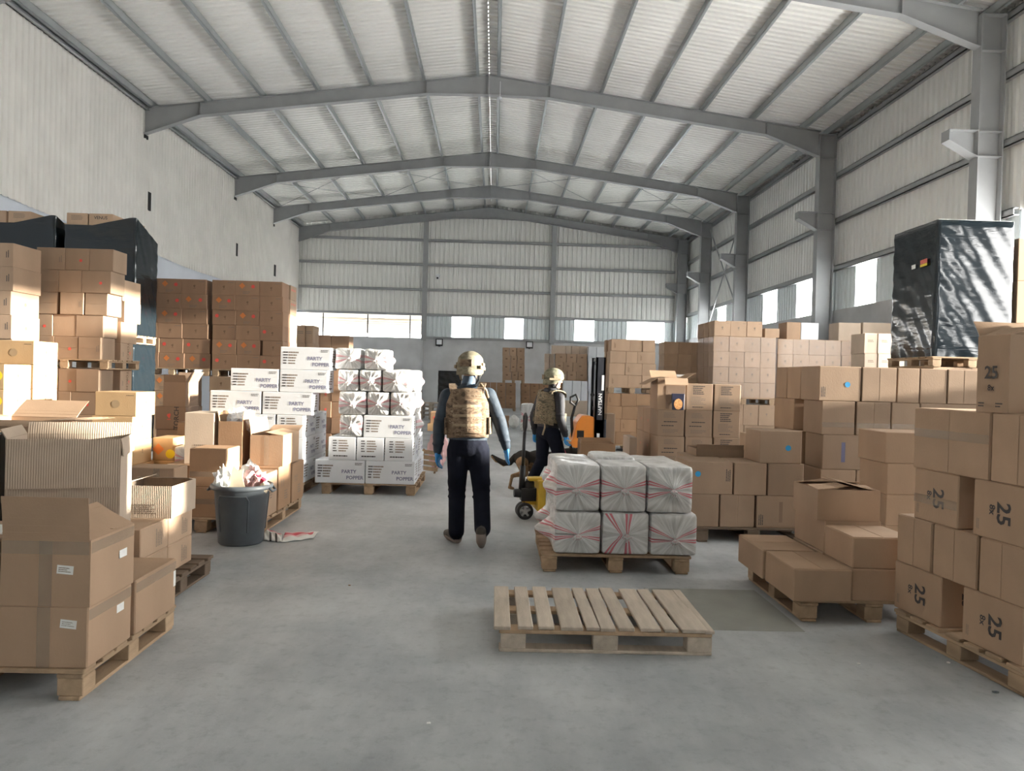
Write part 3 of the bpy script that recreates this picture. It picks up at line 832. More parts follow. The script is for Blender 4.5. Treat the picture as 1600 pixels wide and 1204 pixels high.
h2 = .338; z = tiers(.144, h2, 4)
wall(11.0, .41, [(z[0], h2, [60,91,119,155]), (z[1], h2, [57,90,111,150]), (z[2], h2, [(58,100),(101,148)]), (z[3], h2, [(58,100),(101,146)])], 'plain tan carton', 'lower load of tall tan stack', G, 'kraft_grey', mk_torch, seam='front', vert=False)
XT2 = xat(155, 11.0, 1.2)
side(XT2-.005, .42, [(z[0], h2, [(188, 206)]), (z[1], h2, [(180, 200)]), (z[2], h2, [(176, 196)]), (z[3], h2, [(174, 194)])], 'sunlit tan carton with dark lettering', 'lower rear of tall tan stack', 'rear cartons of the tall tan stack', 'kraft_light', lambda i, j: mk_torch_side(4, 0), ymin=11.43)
pallet(-6.95, -5.7, 10.98, 11.95, 0, 'wooden pallet on the floor under the tall tan stack at left')
h = .326; z = tiers(1.55, h, 5)
wall(10.2, .62, [(z[0], h, [(-34,20)]), (z[1], h, [(-30,21)]), (z[2], h, [(-36,18)]), (z[3], h, [(-30,19)]), (z[4], h, [(-28,18)])], 'tan carton', 'stack cut off by left picture edge', 'cartons at the left picture edge', 'kraft_grey', lambda i, j: [('printed_text', mesh2d('lines', .10, .05, 2, 5, 'ink'), 'front', .33, .55, PI/2)]+([('red_mark', mesh2d('disc', .028, 'red_dot'), 'right', .0, .5)] if i in (2, 3) else []))
pallet(-7.75, -6.98, 10.2, 11.0, 1.406, 'wooden pallet under the upper tan cartons at the left picture edge')
wall(10.2, .62, [(.775, .63, [(-34,20)]), (.144, .63, [(-34,20)])], 'large tan carton', 'base of stack at left picture edge', 'cartons at the left picture edge', 'kraft_grey')
pallet(-7.75, -6.98, 10.2, 11.0, 0, 'floor pallet of the tan stack at the left picture edge')

# --- black wrapped loads high behind the tan stack
def film_black():
    m, t, p = nodes('black_film'); N, L = t.nodes, t.links
    p.inputs['Base Color'].default_value = (.010, .016, .021, 1); p.inputs['Roughness'].default_value = .09; p.inputs['Specular IOR Level'].default_value = .6
    tc = N.new('ShaderNodeTexCoord'); mp = N.new('ShaderNodeMapping'); mp.inputs['Scale'].default_value = (1.2, 1.2, 8); mp.inputs['Rotation'].default_value = (0, .12, 0)
    L.new(tc.outputs['Object'], mp.inputs[0])
    n1 = N.new('ShaderNodeTexNoise'); n1.inputs['Scale'].default_value = 1.6; n1.inputs['Detail'].default_value = 5; n1.inputs['Distortion'].default_value = .8; L.new(mp.outputs[0], n1.inputs['Vector'])
    b = N.new('ShaderNodeBump'); b.inputs['Strength'].default_value = .16; b.inputs['Distance'].default_value = .02; L.new(n1.outputs[0], b.inputs['Height']); L.new(b.outputs[0], p.inputs['Normal'])
    return m
BF = film_black()
def wrap_shell(name, x0, x1, y0, y1, z0, topf, label, group, m=BF, amp=.012, seed=1, n=26, cat='pallet load', cap=False, parent=None):
    """stretch film drawn tightly round a load; topf(s) gives the height of the upper film edge along the girth 0..1"""
    r = random.Random(seed); mb = MB(); per = []
    cr = .03
    def corner(cx, cy, a0):
        for k in range(4):
            a = a0+PI/2*k/3; per.append((cx+cr*math.cos(a), cy+cr*math.sin(a)))
    def run(ax, ay, bx, by):
        for k in range(1, n): per.append((ax+(bx-ax)*k/n, ay+(by-ay)*k/n))
    corner(x0+cr, y0+cr, PI); run(x0+cr, y0, x1-cr, y0); corner(x1-cr, y0+cr, -PI/2); run(x1, y0+cr, x1, y1-cr)
    corner(x1-cr, y1-cr, 0); run(x1-cr, y1, x0+cr, y1); corner(x0+cr, y1-cr, PI/2); run(x0, y1-cr, x0, y0+cr)
    cx, cy = (x0+x1)/2, (y0+y1)/2; nv = 22; np_ = len(per); base = len(mb.v)
    ph = [r.uniform(0, 6.28) for _ in range(8)]
    for i in range(nv+1):
        for k, (px, py) in enumerate(per):
            s = k/np_; zt = topf(px, py); zz = z0+(zt-z0)*i/nv
            dsp = amp*(math.sin(zz*23+s*31+ph[0])*.4+math.sin(zz*51-s*47+ph[1])*.3+math.sin(zz*13+s*90+ph[2])*.3)
            mb.v.append((px+(px-cx)*dsp, py+(py-cy)*dsp, zz))
    for i in range(nv):
        for k in range(np_):
            j = (k+1) % np_; mb.f.append((base+i*np_+k, base+i*np_+j, base+(i+1)*np_+j, base+(i+1)*np_+k)); mb.m.append(0)
    if cap: mb.f.append(tuple(base+nv*np_+k for k in range(np_))); mb.m.append(0)
    me = mb.mesh(name, m, smooth=True, fix=False)
    o = link(name, me, parent)
    if parent is None: tag(o, label, cat, group)
    return o
GB = 'black wrapped loads by the left wall'
z0 = 2.10
for k, (ua, ub, us) in enumerate(((100, 213, [102,137,176,212]), (-20, 87, [(-18,10),(10.5,48),(48.5,87)]))):
    x0, x1 = xat(ua, 13.0, 3.9), xat(ub, 13.0, 3.9)
    w_ = ('right', 'left')[k]
    ld = empty('wrapped_load', ((x0+x1)/2, 13.0, z0)); tag(ld, 'carton load in black film behind tall tan stack, %s one of two' % w_, 'pallet load', GB)
    sh = wrap_shell('stretch_film', x0, x1, 13.0, 13.85, z0, (lambda x0, x1: lambda x, y: 3.98+.15*max(0, min(1, (x-x0)/(x1-x0)*1.9-.75))-(.32*max(0, (y-13.0)/.85) if x > x0+.2 else 0))(x0, x1), '', None, seed=5+k, parent=ld)
    sh.location = -ld.location
    prs = list(zip(us[:-1], us[1:])) if not isinstance(us[0], tuple) else us
    for j, (a, c) in enumerate(prs):
        mk = [('printed_text', text_mesh('VENUS', .075, 'ink'), 'front', 0, .86)] if (k == 0 and j == 1) else ([('small_print', mesh2d('lines', .2, .09, 4, 71, 'ink_grey'), 'front', 0, .85)] if j == 0+k else [])
        carton(xat(a, 13.03, 4.1)+.02, xat(c, 13.03, 4.1)-.02 if j == 2 else xat(c, 13.03, 4.1), 13.03, 13.03+.39, 3.66, 4.19 if j < 2 else 4.07, 'kraft_light', '', None, marks=mk, parent=ld)
    carton(x0+.03, x1-.03, 13.03, 13.82, z0, 3.66, 'kraft_light', '', parent=ld)
    pallet(x0, x1, 13.0, 13.85, z0-.144, 'pallet under the %s black wrapped load by the left wall' % w_)
    wrap_shell('stretch_film', x0, x1, 13.0, 13.85, 0, lambda x, y: z0-.146, 'lower black film load under the %s wrapped pallet by left wall' % w_, GB, seed=15+k, cap=True)

# --- two walls of red-dotted cartons
G = 'red dotted cartons'
h = .298; z = tiers(1.55, h, 6)
wall(15.0, .5, [(z[0], h, [209,246,284,322]), (z[1], h, [207,243,282,323]), (z[2], h, [207,246,284,324]), (z[3], h, [207,246,285,325]), (z[4], h, [208,249,286,327]), (z[5], h, [208,248,288,328])], 'brown carton with hazard marks', 'left red-dotted load', G, 'kraft_red', lambda i, j: marks_of(RDP[i][j]))
wall(15.0, .5, [(z[0], h, [331.5,367,405,441]), (z[1], h, [331.5,367,405,441.5]), (z[2], h, [331.5,368,405,442]), (z[3], h, [331.5,368,406,442]), (z[4], h, [(331.5,369),(370,406),(410,442)]), (z[5], h, [331.5,370,406,442])], 'brown carton with hazard marks', 'right red-dotted load', G, 'kraft_red', lambda i, j: marks_of(RDQ[i][j]))
XS = xat(441.5, 15.0, 2.4)
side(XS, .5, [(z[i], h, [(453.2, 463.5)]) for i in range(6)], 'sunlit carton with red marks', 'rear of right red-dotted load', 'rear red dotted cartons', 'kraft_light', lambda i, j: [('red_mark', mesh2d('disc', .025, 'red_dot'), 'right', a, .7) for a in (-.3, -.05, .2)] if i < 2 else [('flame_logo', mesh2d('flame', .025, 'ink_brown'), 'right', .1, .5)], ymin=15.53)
for k, (ua, ub) in enumerate(((208, 328), (331.5, 442))):
    x0, x1 = xat(ua, 15, 1.5), xat(ub, 15, 1.5); w_ = ('left', 'right')[k]
    pallet(x0, x1, 14.98, 16.0, 1.406, 'wooden pallet carrying the %s red-dotted upper load' % w_)
    pallet(x0, x1, 14.98, 16.0, 0, 'floor pallet under the %s red-dotted cartons' % w_)
h2 = .3155; z = tiers(.144, h2, 4)
wall(15.0, .5, [(z[0], h2, [206,239,273,300]), (z[1], h2, [206,240,272,300]), (z[2], h2, [(206,250),(251,300)]), (z[3], h2, [(206,250),(251,300)])], 'brown flame-printed carton', 'lower left red-dotted load', G, 'kraft_tan', lambda i, j: marks_of('F' if j != 1 else 'DR')+[('red_mark', mesh2d('disc', .05, 'red_dot'), 'right', 0, .6)])
wall(15.0, .5, [(z[0], h2, [(327,362),(363,398)]), (z[1], h2, [(327,362),(363,398)]), (z[2], h2, [(327,398)]), (z[3], h2, [(327,398)])], 'brown flame-printed carton', 'lower right red-dotted load', G, 'kraft_tan', lambda i, j: marks_of('F'))
# far stacks behind on the left
wall(22.0, .8, [(2.40, .52, [463,477,489]), (1.85, .55, [463,477,489]), (1.0, .85, [(463,489)]), (.0, 1.0, [(463,489)])], 'tan carton', 'tower behind red-dotted load', 'cartons of the far left tower', 'kraft_tan', lambda i, j: [('small_print', mesh2d('lines', .2, .1, 2, 61, 'ink_grey'), 'front', 0, .6)])
wall(27.0, .8, [(2.3, .6, [490,517,546]), (1.2, 1.1, [(490,517),(518,546)]), (0, 1.2, [(490,517),(518,546)])], 'brown carton', 'far row by back wall, left', 'cartons far back on the left', 'kraft_red')

# --- sunlit yellow cartons
G = 'sunlit golden cartons'
h = .278
YD = ('yellow_mark', mesh2d('disc', .055, 'yellow_dot')); OD = ('warning_diamond', mesh2d('diamond', .07, 'orange_diamond'))
def mk_gold(i, j=0): return [('corner_print', mesh2d('lines', .10, .012, 1, 41, 'ink'), 'front', .36, .86), ('round_emblem', mesh2d('disc', .045, 'emblem_soft'), 'front', .0, .5), ('side_logo', mesh2d('flame', .02, 'ink_brown'), 'right', 0, .55)]
def mk_dia(i, j=0): return [(*OD, 'front', -.22, .5), ('printed_text', text_mesh('1.4', .05, 'ink'), 'front', -.22, .55), ('small_print', mesh2d('lines', .08, .14, 5, 42, 'ink_grey'), 'front', .13, .55), (*YD, 'front', .33, .45), ('side_logo', mesh2d('flame', .02, 'ink_brown'), 'right', 0, .55)]
XA = xat(53, 8.66, 1.6)
for k in range(6):
    zk = .144+h*k
    carton(XA-.47, XA, 8.66, 9.13, zk, zk+h, 'kraft_yellow', 'golden carton in sunlit stack near left edge, rear column, %s from top' % (nth(5-k)), G, marks=mk_gold(k))
    if k < 5: carton(XA-.475, XA-.012, 8.17, 8.64, zk, zk+h, 'kraft_yellow', 'golden carton with yellow dot near left edge, front column, %s from top' % nth(4-k), G, marks=[(*YD, 'front', .34, .55), ('side_logo', mesh2d('flame', .02, 'ink_brown'), 'right', 0, .55)])
pallet(XA-.8, XA, 8.16, 9.14, 0, 'pallet under the sunlit golden cartons near the left edge')
XB = xat(213, 8.5, 1.1)
for k in range(4):
    zk = .144+h*k; dx = (0, -.03, -.035, 0)[k]
    carton(XB-.465+dx, XB+dx, 8.5, 8.97, zk, zk+h, 'kraft_yellow', 'golden carton in four-high sunlit column with hazard diamond, %s from top' % nth(3-k), G, marks=mk_gold(k) if k == 3 else mk_dia(k))
XC = xat(238, 9.0, .55)
carton(XC, XC+.25, 9.0, 9.4, .424, .70, 'kraft_yellow', 'small sunlit carton with orange diamond beside golden column', G, marks=mk_dia(0)[:1]+[(*YD, 'front', .36, .3)])
carton(XC-.05, XC+.27, 8.99, 9.42, .144, .424, 'kraft_yellow', 'golden carton under the small diamond carton', G, marks=mk_gold(0))
pallet(-4.85, -3.97, 8.49, 9.45, 0, 'pallet under the four-high golden column')
# open sunlit carton in front of them
open_carton(-4.30, -3.72, 6.2, 6.7, .75, 1.07, 'kraft_tan', 'open carton with spread flaps and sunlit inside, before the golden cartons', {'f': (.22, -8), 'b': (.25, 35), 'l': (.24, 5), 'r': (.34, 2)})
for k in range(2): carton(-4.32, -3.72, 6.2, 6.72, .375*k, .375*k+.375, 'kraft', 'brown carton under the open sunlit carton, %s' % ('lower', 'upper')[k], 'cartons under the open sunlit carton')

# --- dark grey-brown cartons with torch lettering between golden column and white cartons
G = 'dark cartons beside the golden column'
mkT = [('printed_text', text_mesh('TORCH', .09, 'ink'), 'front', .2, .5, PI/2), ('red_mark', mesh2d('flame', .035, 'red_dot'), 'front', -.05, .6)]
o = open_carton(xat(255,10,1.2), xat(290,10,1.2), 10.0, 10.42, 1.03, 1.355, 'kraft_dark', 'dark open-topped carton with raised flap behind golden column', {'f': (.10, 80), 'b': (.14, 70), 'r': (.16, 60)}, G)
carton(xat(242,10,.9), xat(290.5,10,.9), 10.0, 10.45, .72, 1.03, 'kraft_dark', 'dark carton with red flame and lettering, under the open-topped one', G, marks=mkT)
carton(xat(242,10,.5), xat(292,10,.5), 10.02, 10.45, .36, .72, 'kraft_dark', 'dark carton second from floor behind golden column', G)
carton(xat(242,10,.2), xat(292,10,.2), 10.02, 10.45, 0, .36, 'kraft_dark', 'dark carton on floor behind golden column', G)
carton(xat(297,9.7,.9), xat(313,9.7,.9), 9.72, 10.1, .64, .97, 'kraft_grey', 'narrow greyish printed carton beside the dark lettered carton', G, marks=[('small_print', mesh2d('lines', .1, .2, 6, 43, 'ink'), 'front', 0, .5)])
carton(xat(274,9.4,.7), xat(296,9.4,.7), 9.45, 9.70, .55, .86, 'kraft_dark', 'small dark carton with bent flap before the lettered carton', G)
carton(xat(268,9.4,.3), xat(314,9.4,.3), 9.45, 9.98, .30, .55, 'kraft_dark', 'dark carton under the small bent-flap carton', G)
carton(xat(268,9.4,.1), xat(314,9.4,.1), 9.45, 10.0, .0, .30, 'kraft_dark', 'dark carton on the floor under the grey printed carton', G)

# --- white party carton stacks
G = 'white party cartons'
H2 = .284
zz = [.144+H2*k for k in range(7)]
def white(u0, u1, Y, dep, z0, z1, lab, marks): return carton(xat(u0, Y, (z0+z1)/2), xat(u1, Y, (z0+z1)/2), Y, Y+dep, z0, z1, 'white_card', lab, G, marks=marks, name='white_carton')
white(438, 517, 9.3, .36, zz[5], zz[6], 'white printed carton alone on top of rear white stack', mk_party('front', 'right'))
white(360, 435.5, 9.3, .36, zz[4], zz[5], 'white printed carton, second layer of rear white stack, left', mk_party('front', 'right'))
white(437, 512, 9.3, .36, zz[4], zz[5], 'white printed carton, second layer of rear white stack, right', mk_party('front', 'right'))
white(328, 408, 9.3, .36, zz[3], zz[4], 'white printed carton, third layer of rear white stack, left', mk_party('front', 'right'))
white(410, 488, 9.3, .36, zz[3], zz[4], 'white printed carton, third layer of rear white stack, right', mk_party('front', 'right'))
white(352, 430, 9.3, .36, zz[2], zz[3], 'white printed carton, fourth layer of rear white stack, left', mk_party('front', 'right'))
white(432, 474, 9.3, .635, zz[2], zz[3], 'white carton end-on, fourth layer of rear white stack, right', mk_party('right', 'front'))
for k, nm in ((1, 'fifth'), (0, 'bottom')):
    white(352, 430, 9.3, .36, zz[k], zz[k+1], 'white printed carton, %s layer of rear white stack, left' % nm, mk_party('front', 'right'))
    white(432, 474, 9.3, .635, zz[k], zz[k+1], 'white carton end-on, %s layer of rear white stack, right' % nm, mk_party('right', 'front'))
XW = xat(474, 9.3, .85)
for k, nm in ((2, 'upper'), (1, 'middle'), (0, 'lower')):
    carton(XW-.36, XW-.005, 9.96, 10.6, zz[k], zz[k+1], 'white_card', 'white carton behind the end-on ones of rear white stack, %s' % nm, G, marks=mk_party('right'), name='white_carton')
pallet(xat(352, 9.3, .1), XW+.01, 9.29, 10.3, 0, 'pallet under the rear stack of white cartons')
Y1, H3 = 9.4, .293
z3 = [.144+H3*k for k in range(5)]
white(492, 570, Y1, .36, z3[0], z3[1], 'white printed carton, bottom layer of front white stack, left', mk_party('front', 'right'))
white(571, 648, Y1, .36, z3[0], z3[1], 'white printed carton, bottom layer of front white stack, right', mk_party('front', 'right'))
for j, (a, c) in enumerate(((513, 556), (557, 600), (601, 645))):
    white(a, c, Y1, .635, z3[1], z3[2], 'white carton end-on, second layer of front white stack, %s from left' % nth(j), mk_party('right', 'front'))
white(568, 645, Y1, .36, z3[2], z3[3]-.01, 'white printed carton directly under the stacked striped bags', mk_party('front', 'right'))
XE = xat(648, Y1, .3)
carton(XE-.635, XE-.005, Y1+.38, Y1+.74, z3[0], z3[1], 'white_card', 'white carton behind bottom right carton of front white stack', G, marks=mk_party(None, 'right'), name='white_carton')
carton(XE-.36, XE-.03, Y1+.66, Y1+1.28, z3[1], z3[2], 'white_card', 'white carton at rear right of front white stack, second layer', G, marks=mk_party('right'), name='white_carton')
carton(XE-.36, XE-.02, Y1+.76, Y1+1.38, z3[0], z3[1], 'white_card', 'white carton at rear right of front white stack, bottom layer', G, marks=mk_party('right'), name='white_carton')
pallet(xat(500, Y1, .1), xat(650, Y1, .1), Y1+.02, Y1+1.35, 0, 'pallet under the front white cartons and striped bags')
h = .29; z = tiers(.144, h, 5)
wall(13.5, .4, [(z[i], h, [500,517.5,536]) for i in range(5)], 'reddish brown carton', 'stack between white stacks', 'reddish cartons between the white stacks', 'kraft_red', lambda i, j: [('red_mark', mesh2d('flame', .03, 'red_dot'), 'front', 0, .5)] if j == 0 else [])
pallet(xat(500, 13.5, .1), xat(536, 13.5, .1)+.3, 13.48, 14.2, 0, 'pallet under the reddish cartons between the white stacks')

# --- cartons behind the bin
G = 'cartons behind the grey bin'
pallet(-3.32, -2.12, 7.0, 8.35, 0, 'pallet carrying the mixed cartons behind the grey bin')
c = carton(-2.86, -2.50, 7.01, 7.40, .144, .43, 'kraft', 'brown carton at pallet edge left of the grey bin, lower', G); bandtape(c, dims(c), 'front', .15)
c = carton(-2.85, -2.505, 7.02, 7.40, .43, .79, 'kraft', 'brown carton with pale sunlit side left of the grey bin, upper', G); bandtape(c, dims(c), 'front', .12); bandtape(c, dims(c), 'right', .18)
carton(-2.46, -2.13, 7.03, 7.40, .144, .56, 'kraft_light', 'pale scuffed carton right behind the grey bin', G, marks=[('small_print', mesh2d('lines', .1, .1, 4, 44, 'ink_grey'), 'right', 0, .5)])
ARW = [('arrow_marks', mesh2d('arrows', .07, 'ink_grey'), 'right', -.2, .6), ('small_print', mesh2d('lines', .12, .1, 4, 45, 'ink_grey'), 'right', .1, .3), ('printed_text', mesh2d('lines', .1, .03, 1, 46, 'ink'), 'front', .2, .75)]
carton(-2.80, -2.12, 7.42, 7.86, .144, .58, 'kraft', 'large brown carton with arrows behind the bin, front one', G, marks=ARW)
carton(-2.79, -2.11, 7.88, 8.34, .144, .56, 'kraft', 'large brown carton with arrows behind the bin, rear one', G, marks=ARW)
carton(-3.26, -2.82, 7.42, 7.9, .144, .58, 'kraft', 'brown carton behind the bin under the grey-white carton', G)
carton(-3.10, -2.80, 7.5, 7.88, .58, 1.10, 'kraft_pale', 'tall grey-white printed carton behind the bin', G, marks=[('small_print', mesh2d('lines', .16, .10, 4, 47, 'ink_grey'), 'front', .1, .3)])
o = open_carton(-2.76, -2.52, 7.5, 7.88, .58, 1.02, 'kraft', 'tall open brown carton holding a clear plastic bag', {'r': (.10, 85), 'l': (.1, 80)}, G)
o = open_carton(-2.44, -2.11, 7.5, 8.1, .58, .89, 'kraft_tan', 'taped brown carton with a raised sunlit flap behind the bin', {'l': (.16, 82), 'b': (.2, 15), 'r': (.18, 170)}, G)
stick(o, (.33, .6, .31), 'tape', mesh2d('rect', .05, .30, 'tape_clear'), 'front', 0, .155, e=.003)

# --- L1: front left pallet
G = 'cartons on the front left pallet'
pallet(-3.04, -1.84, 3.42, 4.40, 0, 'pallet at the front left corner under big taped cartons')
LBL = [('label_sticker', mesh2d('rect', .075, .04, 'paper_label'), 'front', .28, .72, -.1), ('small_print', mesh2d('lines', .06, .025, 3, 48, 'ink_grey'), 'front', .28, .72, -.1), ('label_sticker', mesh2d('rect', .07, .04, 'paper_label'), 'right', .22, .68)]
def L1(x0, x1, y0, y1, z0, z1, lab, mk=()):
    c = carton(x0, x1, y0, y1, z0, z1, 'kraft_tan', lab, G, marks=mk); D = dims(c)
    stick(c, D, 'tape', mesh2d('rect', .06, round(D[2]-.006, 3), 'tape_clear'), 'front', .0, D[2]/2, e=.002)
    stick(c, D, 'tape', mesh2d('rect', round(D[1]-.01, 3), .05, 'tape_clear'), 'right', 0, D[2]-.04, e=.002)
    return c
L1(-2.24, -1.835, 3.43, 3.84, .144, .43, 'taped carton with tilted paper label, front left pallet, lower front corner', LBL[:2]+LBL[2:])
L1(-2.67, -2.25, 3.43, 3.84, .144, .43, 'taped carton at left picture edge on front left pallet, lower')
L1(-2.67, -2.25, 3.43, 3.84, .43, .735, 'taped carton at left picture edge on front left pallet, upper')
L1(-2.21, -1.83, 3.87, 4.36, .144, .43, 'taped carton behind the corner one on front left pallet', [('label_sticker', mesh2d('rect', .03, .09, 'paper_label'), 'right', .46, .6)])
L1(-2.62, -2.22, 3.87, 4.36, .144, .43, 'hidden-side carton under the tall torn carton')
L1(-3.03, -2.63, 3.87, 4.36, .144, .43, 'carton under the black wrapped carton at left edge')
o = open_carton(-2.235, -1.83, 3.43, 3.84, .43, .735, 'kraft_tan', 'open taped carton with front flap standing up, front left pallet', {'f': (.20, 84), 'r': (.215, 150), 'l': (.2, 165), 'b': (.2, 176)}, G)
D = (.405, .41, .305)
stick(o, D, 'tape', mesh2d('rect', .06, .30, 'tape_clear'), 'front', .0, .15, e=.002); stick(o, D, 'tape', mesh2d('rect', .395, .06, 'tape_clear'), 'front', .0, .27, e=.0025)
stick(o, D, 'tape', mesh2d('rect', .4, .05, 'tape_clear'), 'right', 0, .27, e=.002)
for (f_, a, v, r_) in (('front', .09, .17, -.08), ('right', .09, .18, 0)):
    stick(o, D, 'label_sticker', mesh2d('rect', .075, .04, 'paper_label'), f_, a, v, r_, e=.003)
stick(o, D, 'small_print', mesh2d('lines', .06, .025, 3, 48, 'ink_grey'), 'front', .09, .17, -.08, e=.004)
mat('corrugated_pale', (.44,.35,.27), .8, 0, .05, 10, .15, 60, .03)
def corr():
    m = MAT['corrugated_pale']; t = m.node_tree; N, L = t.nodes, t.links; p = N['Principled BSDF']
    tc = N.new('ShaderNodeTexCoord'); w = N.new('ShaderNodeTexWave'); w.inputs['Scale'].default_value = 26; w.bands_direction = 'X'; w.inputs['Distortion'].default_value = .6; w.inputs['Detail'].default_value = 2
    L.new(tc.outputs['Object'], w.inputs[0]); b = N.new('ShaderNodeBump'); b.inputs['Strength'].default_value = .35; b.inputs['Distance'].default_value = .004; L.new(w.outputs[0], b.inputs['Height']); L.new(b.outputs[0], p.inputs['Normal'])
corr()
open_carton(-2.70, -2.14, 4.13, 4.51, .431, 1.13, 'corrugated_pale', 'tall torn carton with a wide corrugated flap folded down its front', {'f': (.27, -86), 'b': (.07, 75), 'r': (.10, -82), 'l': (.06, 60)}, G, rz=.3)
wrap_shell('stretch_film', -3.25, -2.76, 3.92, 4.30, .431, lambda x, y: 1.15, 'black film round a carton at the left picture edge', G, seed=31, cap=True)
b = MB(); b.box(-.16, .16, -.1, .1, 0, .004); o = b.build('paper_sheet', MAT['paper_label']); o.location = (-2.42, 3.62, .736); tag(o, 'white paper lying on the carton at the left picture edge', 'paper')

# --- L2: dark pallet behind it
G = 'cartons on the dark pallet at left'
pallet(-3.28, -2.08, 4.62, 5.60, 0, 'dark stained pallet behind the front left pallet', m='wood_dark')
TX = [('small_print', mesh2d('lines', .12, .10, 4, 49, 'ink_grey'), 'right', .15, .5, PI/2)]
for k in range(2):
    for j in range(2):
        carton(-2.62, -2.17, 4.64+.40*j, 5.03+.40*j, .144+.193*k, .144+.193*k+.193, 'kraft_light', 'flat printed tan carton on dark pallet, %s layer, %s' % (('lower', 'upper')[k], ('nearer', 'farther')[j]), G, marks=TX)
o = open_carton(-2.52, -2.14, 5.0, 5.4, .53, .745, 'corrugated_pale', 'low open ribbed carton on top of the dark pallet cartons', {'b': (.1, 170), 'l': (.1, 165)}, G)
stick(o, (.38, .4, .215), 'label_outline', mesh2d('lines', .16, .07, 5, 63, 'ink_grey'), 'front', .02, .06, e=.002)
c = carton(-2.88, -2.50, 5.88, 6.14, .375, .75, 'kraft_tan', 'brown carton with pale taped side behind the low open one, upper', G); bandtape(c, dims(c), 'right', .05); stick(c, dims(c), 'tape', mesh2d('rect', .05, .36, 'tape_clear'), 'front', .05, .19, e=.002)
carton(-2.88, -2.50, 5.88, 6.16, .0, .375, 'kraft_tan', 'brown carton on the floor behind the low open one, lower', G)
# ================================================================ RIGHT SIDE
# --- RA: nearest pallet on the right, turned slightly
RA0 = Vector((2.59, 4.61)); RAa = .113
RAs = Vector((math.sin(RAa), -math.cos(RAa))); RAt = Vector((math.cos(RAa), math.sin(RAa)))
def s_at(u, z):
    lo, hi = -.5, 2.2
    for _ in range(40):
        m_ = (lo+hi)/2; p = RA0+RAs*m_; d = Vector((p.x, p.y, z-EYE)); uu = 800+FPX*d.dot(RT)/d.dot(FW)
        if uu < u: lo = m_
        else: hi = m_
    return lo
G = 'cartons marked 25 on the near right pallet'
def RA(u0, u1, z0, z1, dep, lab, off=0.0, fn=carton, **kw):
    s0, s1 = s_at(u0, (z0+z1)/2), s_at(u1, (z0+z1)/2)
    c = RA0+RAs*((s0+s1)/2)+RAt*(off+dep/2); L_ = s1-s0
    return fn(c.x-dep/2, c.x+dep/2, c.y-L_/2, c.y+L_/2, z0, z1, 'kraft_tan', lab, group=G, rz=RAa, **kw)
zr = [.144, .440, .742, 1.05, 1.42]
M25 = mk_25('left')+[('printed_text', text_mesh('25', .08, 'ink'), 'front', -.1, .55, -PI/2)]
RA(1397, 1470, zr[0], zr[1], .40, 'carton marked 25, bottom layer of near right pallet, farther one', marks=M25)
RA(1503, 1597, zr[0], zr[1], .40, 'carton marked 25, bottom layer of near right pallet, nearer one', marks=M25)
for j, (a, c) in enumerate(((1402, 1455.5), (1458, 1527), (1530, 1604))):
    RA(a, c, zr[1], zr[2], .45, 'unmarked carton with split seam, second layer of near right pallet, %s from left' % nth(j), seam='left', off=.0)
c = RA(1428, 1497, zr[2], zr[3], .42, 'carton marked 25 crossed by clear tape, third layer near right', marks=M25); bandtape(c, dims(c), 'left', .13)
RA(1520, 1608, zr[2], zr[3], .42, 'large carton marked 25 at right picture edge, third layer', marks=mk_25('left'))
c = RA(1428, 1547, zr[3], zr[4], .46, 'wide carton banded with clear tape, fourth layer near right', seam='left'); bandtape(c, dims(c), 'left', .22)
c = RA(1549, 1640, zr[3], zr[4], .46, 'seamed carton at right picture edge, fourth layer', seam='left')
o = RA(1527, 1577, zr[4], zr[4]+.41, .36, 'open carton marked 25 upright on top of the near right stack', fn=lambda x0, x1, y0, y1, z0, z1, m, lab, group, rz: open_carton(x0, x1, y0, y1, z0, z1, m, lab, {'l': (.14, 160), 'b': (.1, 60), 'r': (.12, 60), 'f': (.1, 175)}, group, rz))
D = (.36, .22, .41)
stick(o, (.36, .20, .41), 'printed_text', text_mesh('25', .095, 'ink'), 'left', .0, .21, e=.01); stick(o, (.36, .20, .41), 'printed_text', text_mesh('8x', .045, 'ink'), 'left', .0, .13, e=.01)
stick(o, (.36, .20, .41), 'small_print', mesh2d('lines', .05, .03, 2, 81, 'ink'), 'left', -.06, .04, e=.01); stick(o, (.36, .20, .41), 'small_print', mesh2d('lines', .05, .03, 2, 82, 'ink'), 'left', .06, .04, e=.01)
pc = RA0+RAs*.5+RAt*.58
pallet(pc.x-.6, pc.x+.6, pc.y-.5, pc.y+.5, 0, 'pallet at right picture edge under the cartons marked 25', rz=RAa)

# --- RB: low pallet beside it
G = 'low brown cartons on the right'
pallet(2.02, 3.02, 4.75, 5.75, 0, 'pallet under the low brown cartons beside the cartons marked 25', m='wood')
c = carton(1.96, 2.345, 4.70, 5.20, .144, .354, 'kraft_tan', 'low brown carton at front left corner of right pallet', G, seam='top', rz=.0)
c = carton(1.95, 2.33, 5.22, 5.75, .144, .354, 'kraft_tan', 'low brown carton behind the front corner one on right pallet', G, seam='top', vert=False)
carton(2.36, 2.76, 4.74, 5.16, .144, .352, 'kraft_tan', 'brown carton at front right of right pallet, lower', G)
carton(2.365, 2.78, 4.75, 5.165, .352, .556, 'kraft_tan', 'brown carton at front right of right pallet, upper', G, seam='top')
carton(2.36, 2.76, 5.18, 5.70, .144, .354, 'kraft_tan', 'brown carton at rear right of right pallet, lower', G)
carton(2.37, 2.78, 5.18, 5.70, .354, .585, 'kraft_tan', 'brown carton at rear right of right pallet, second layer', G)
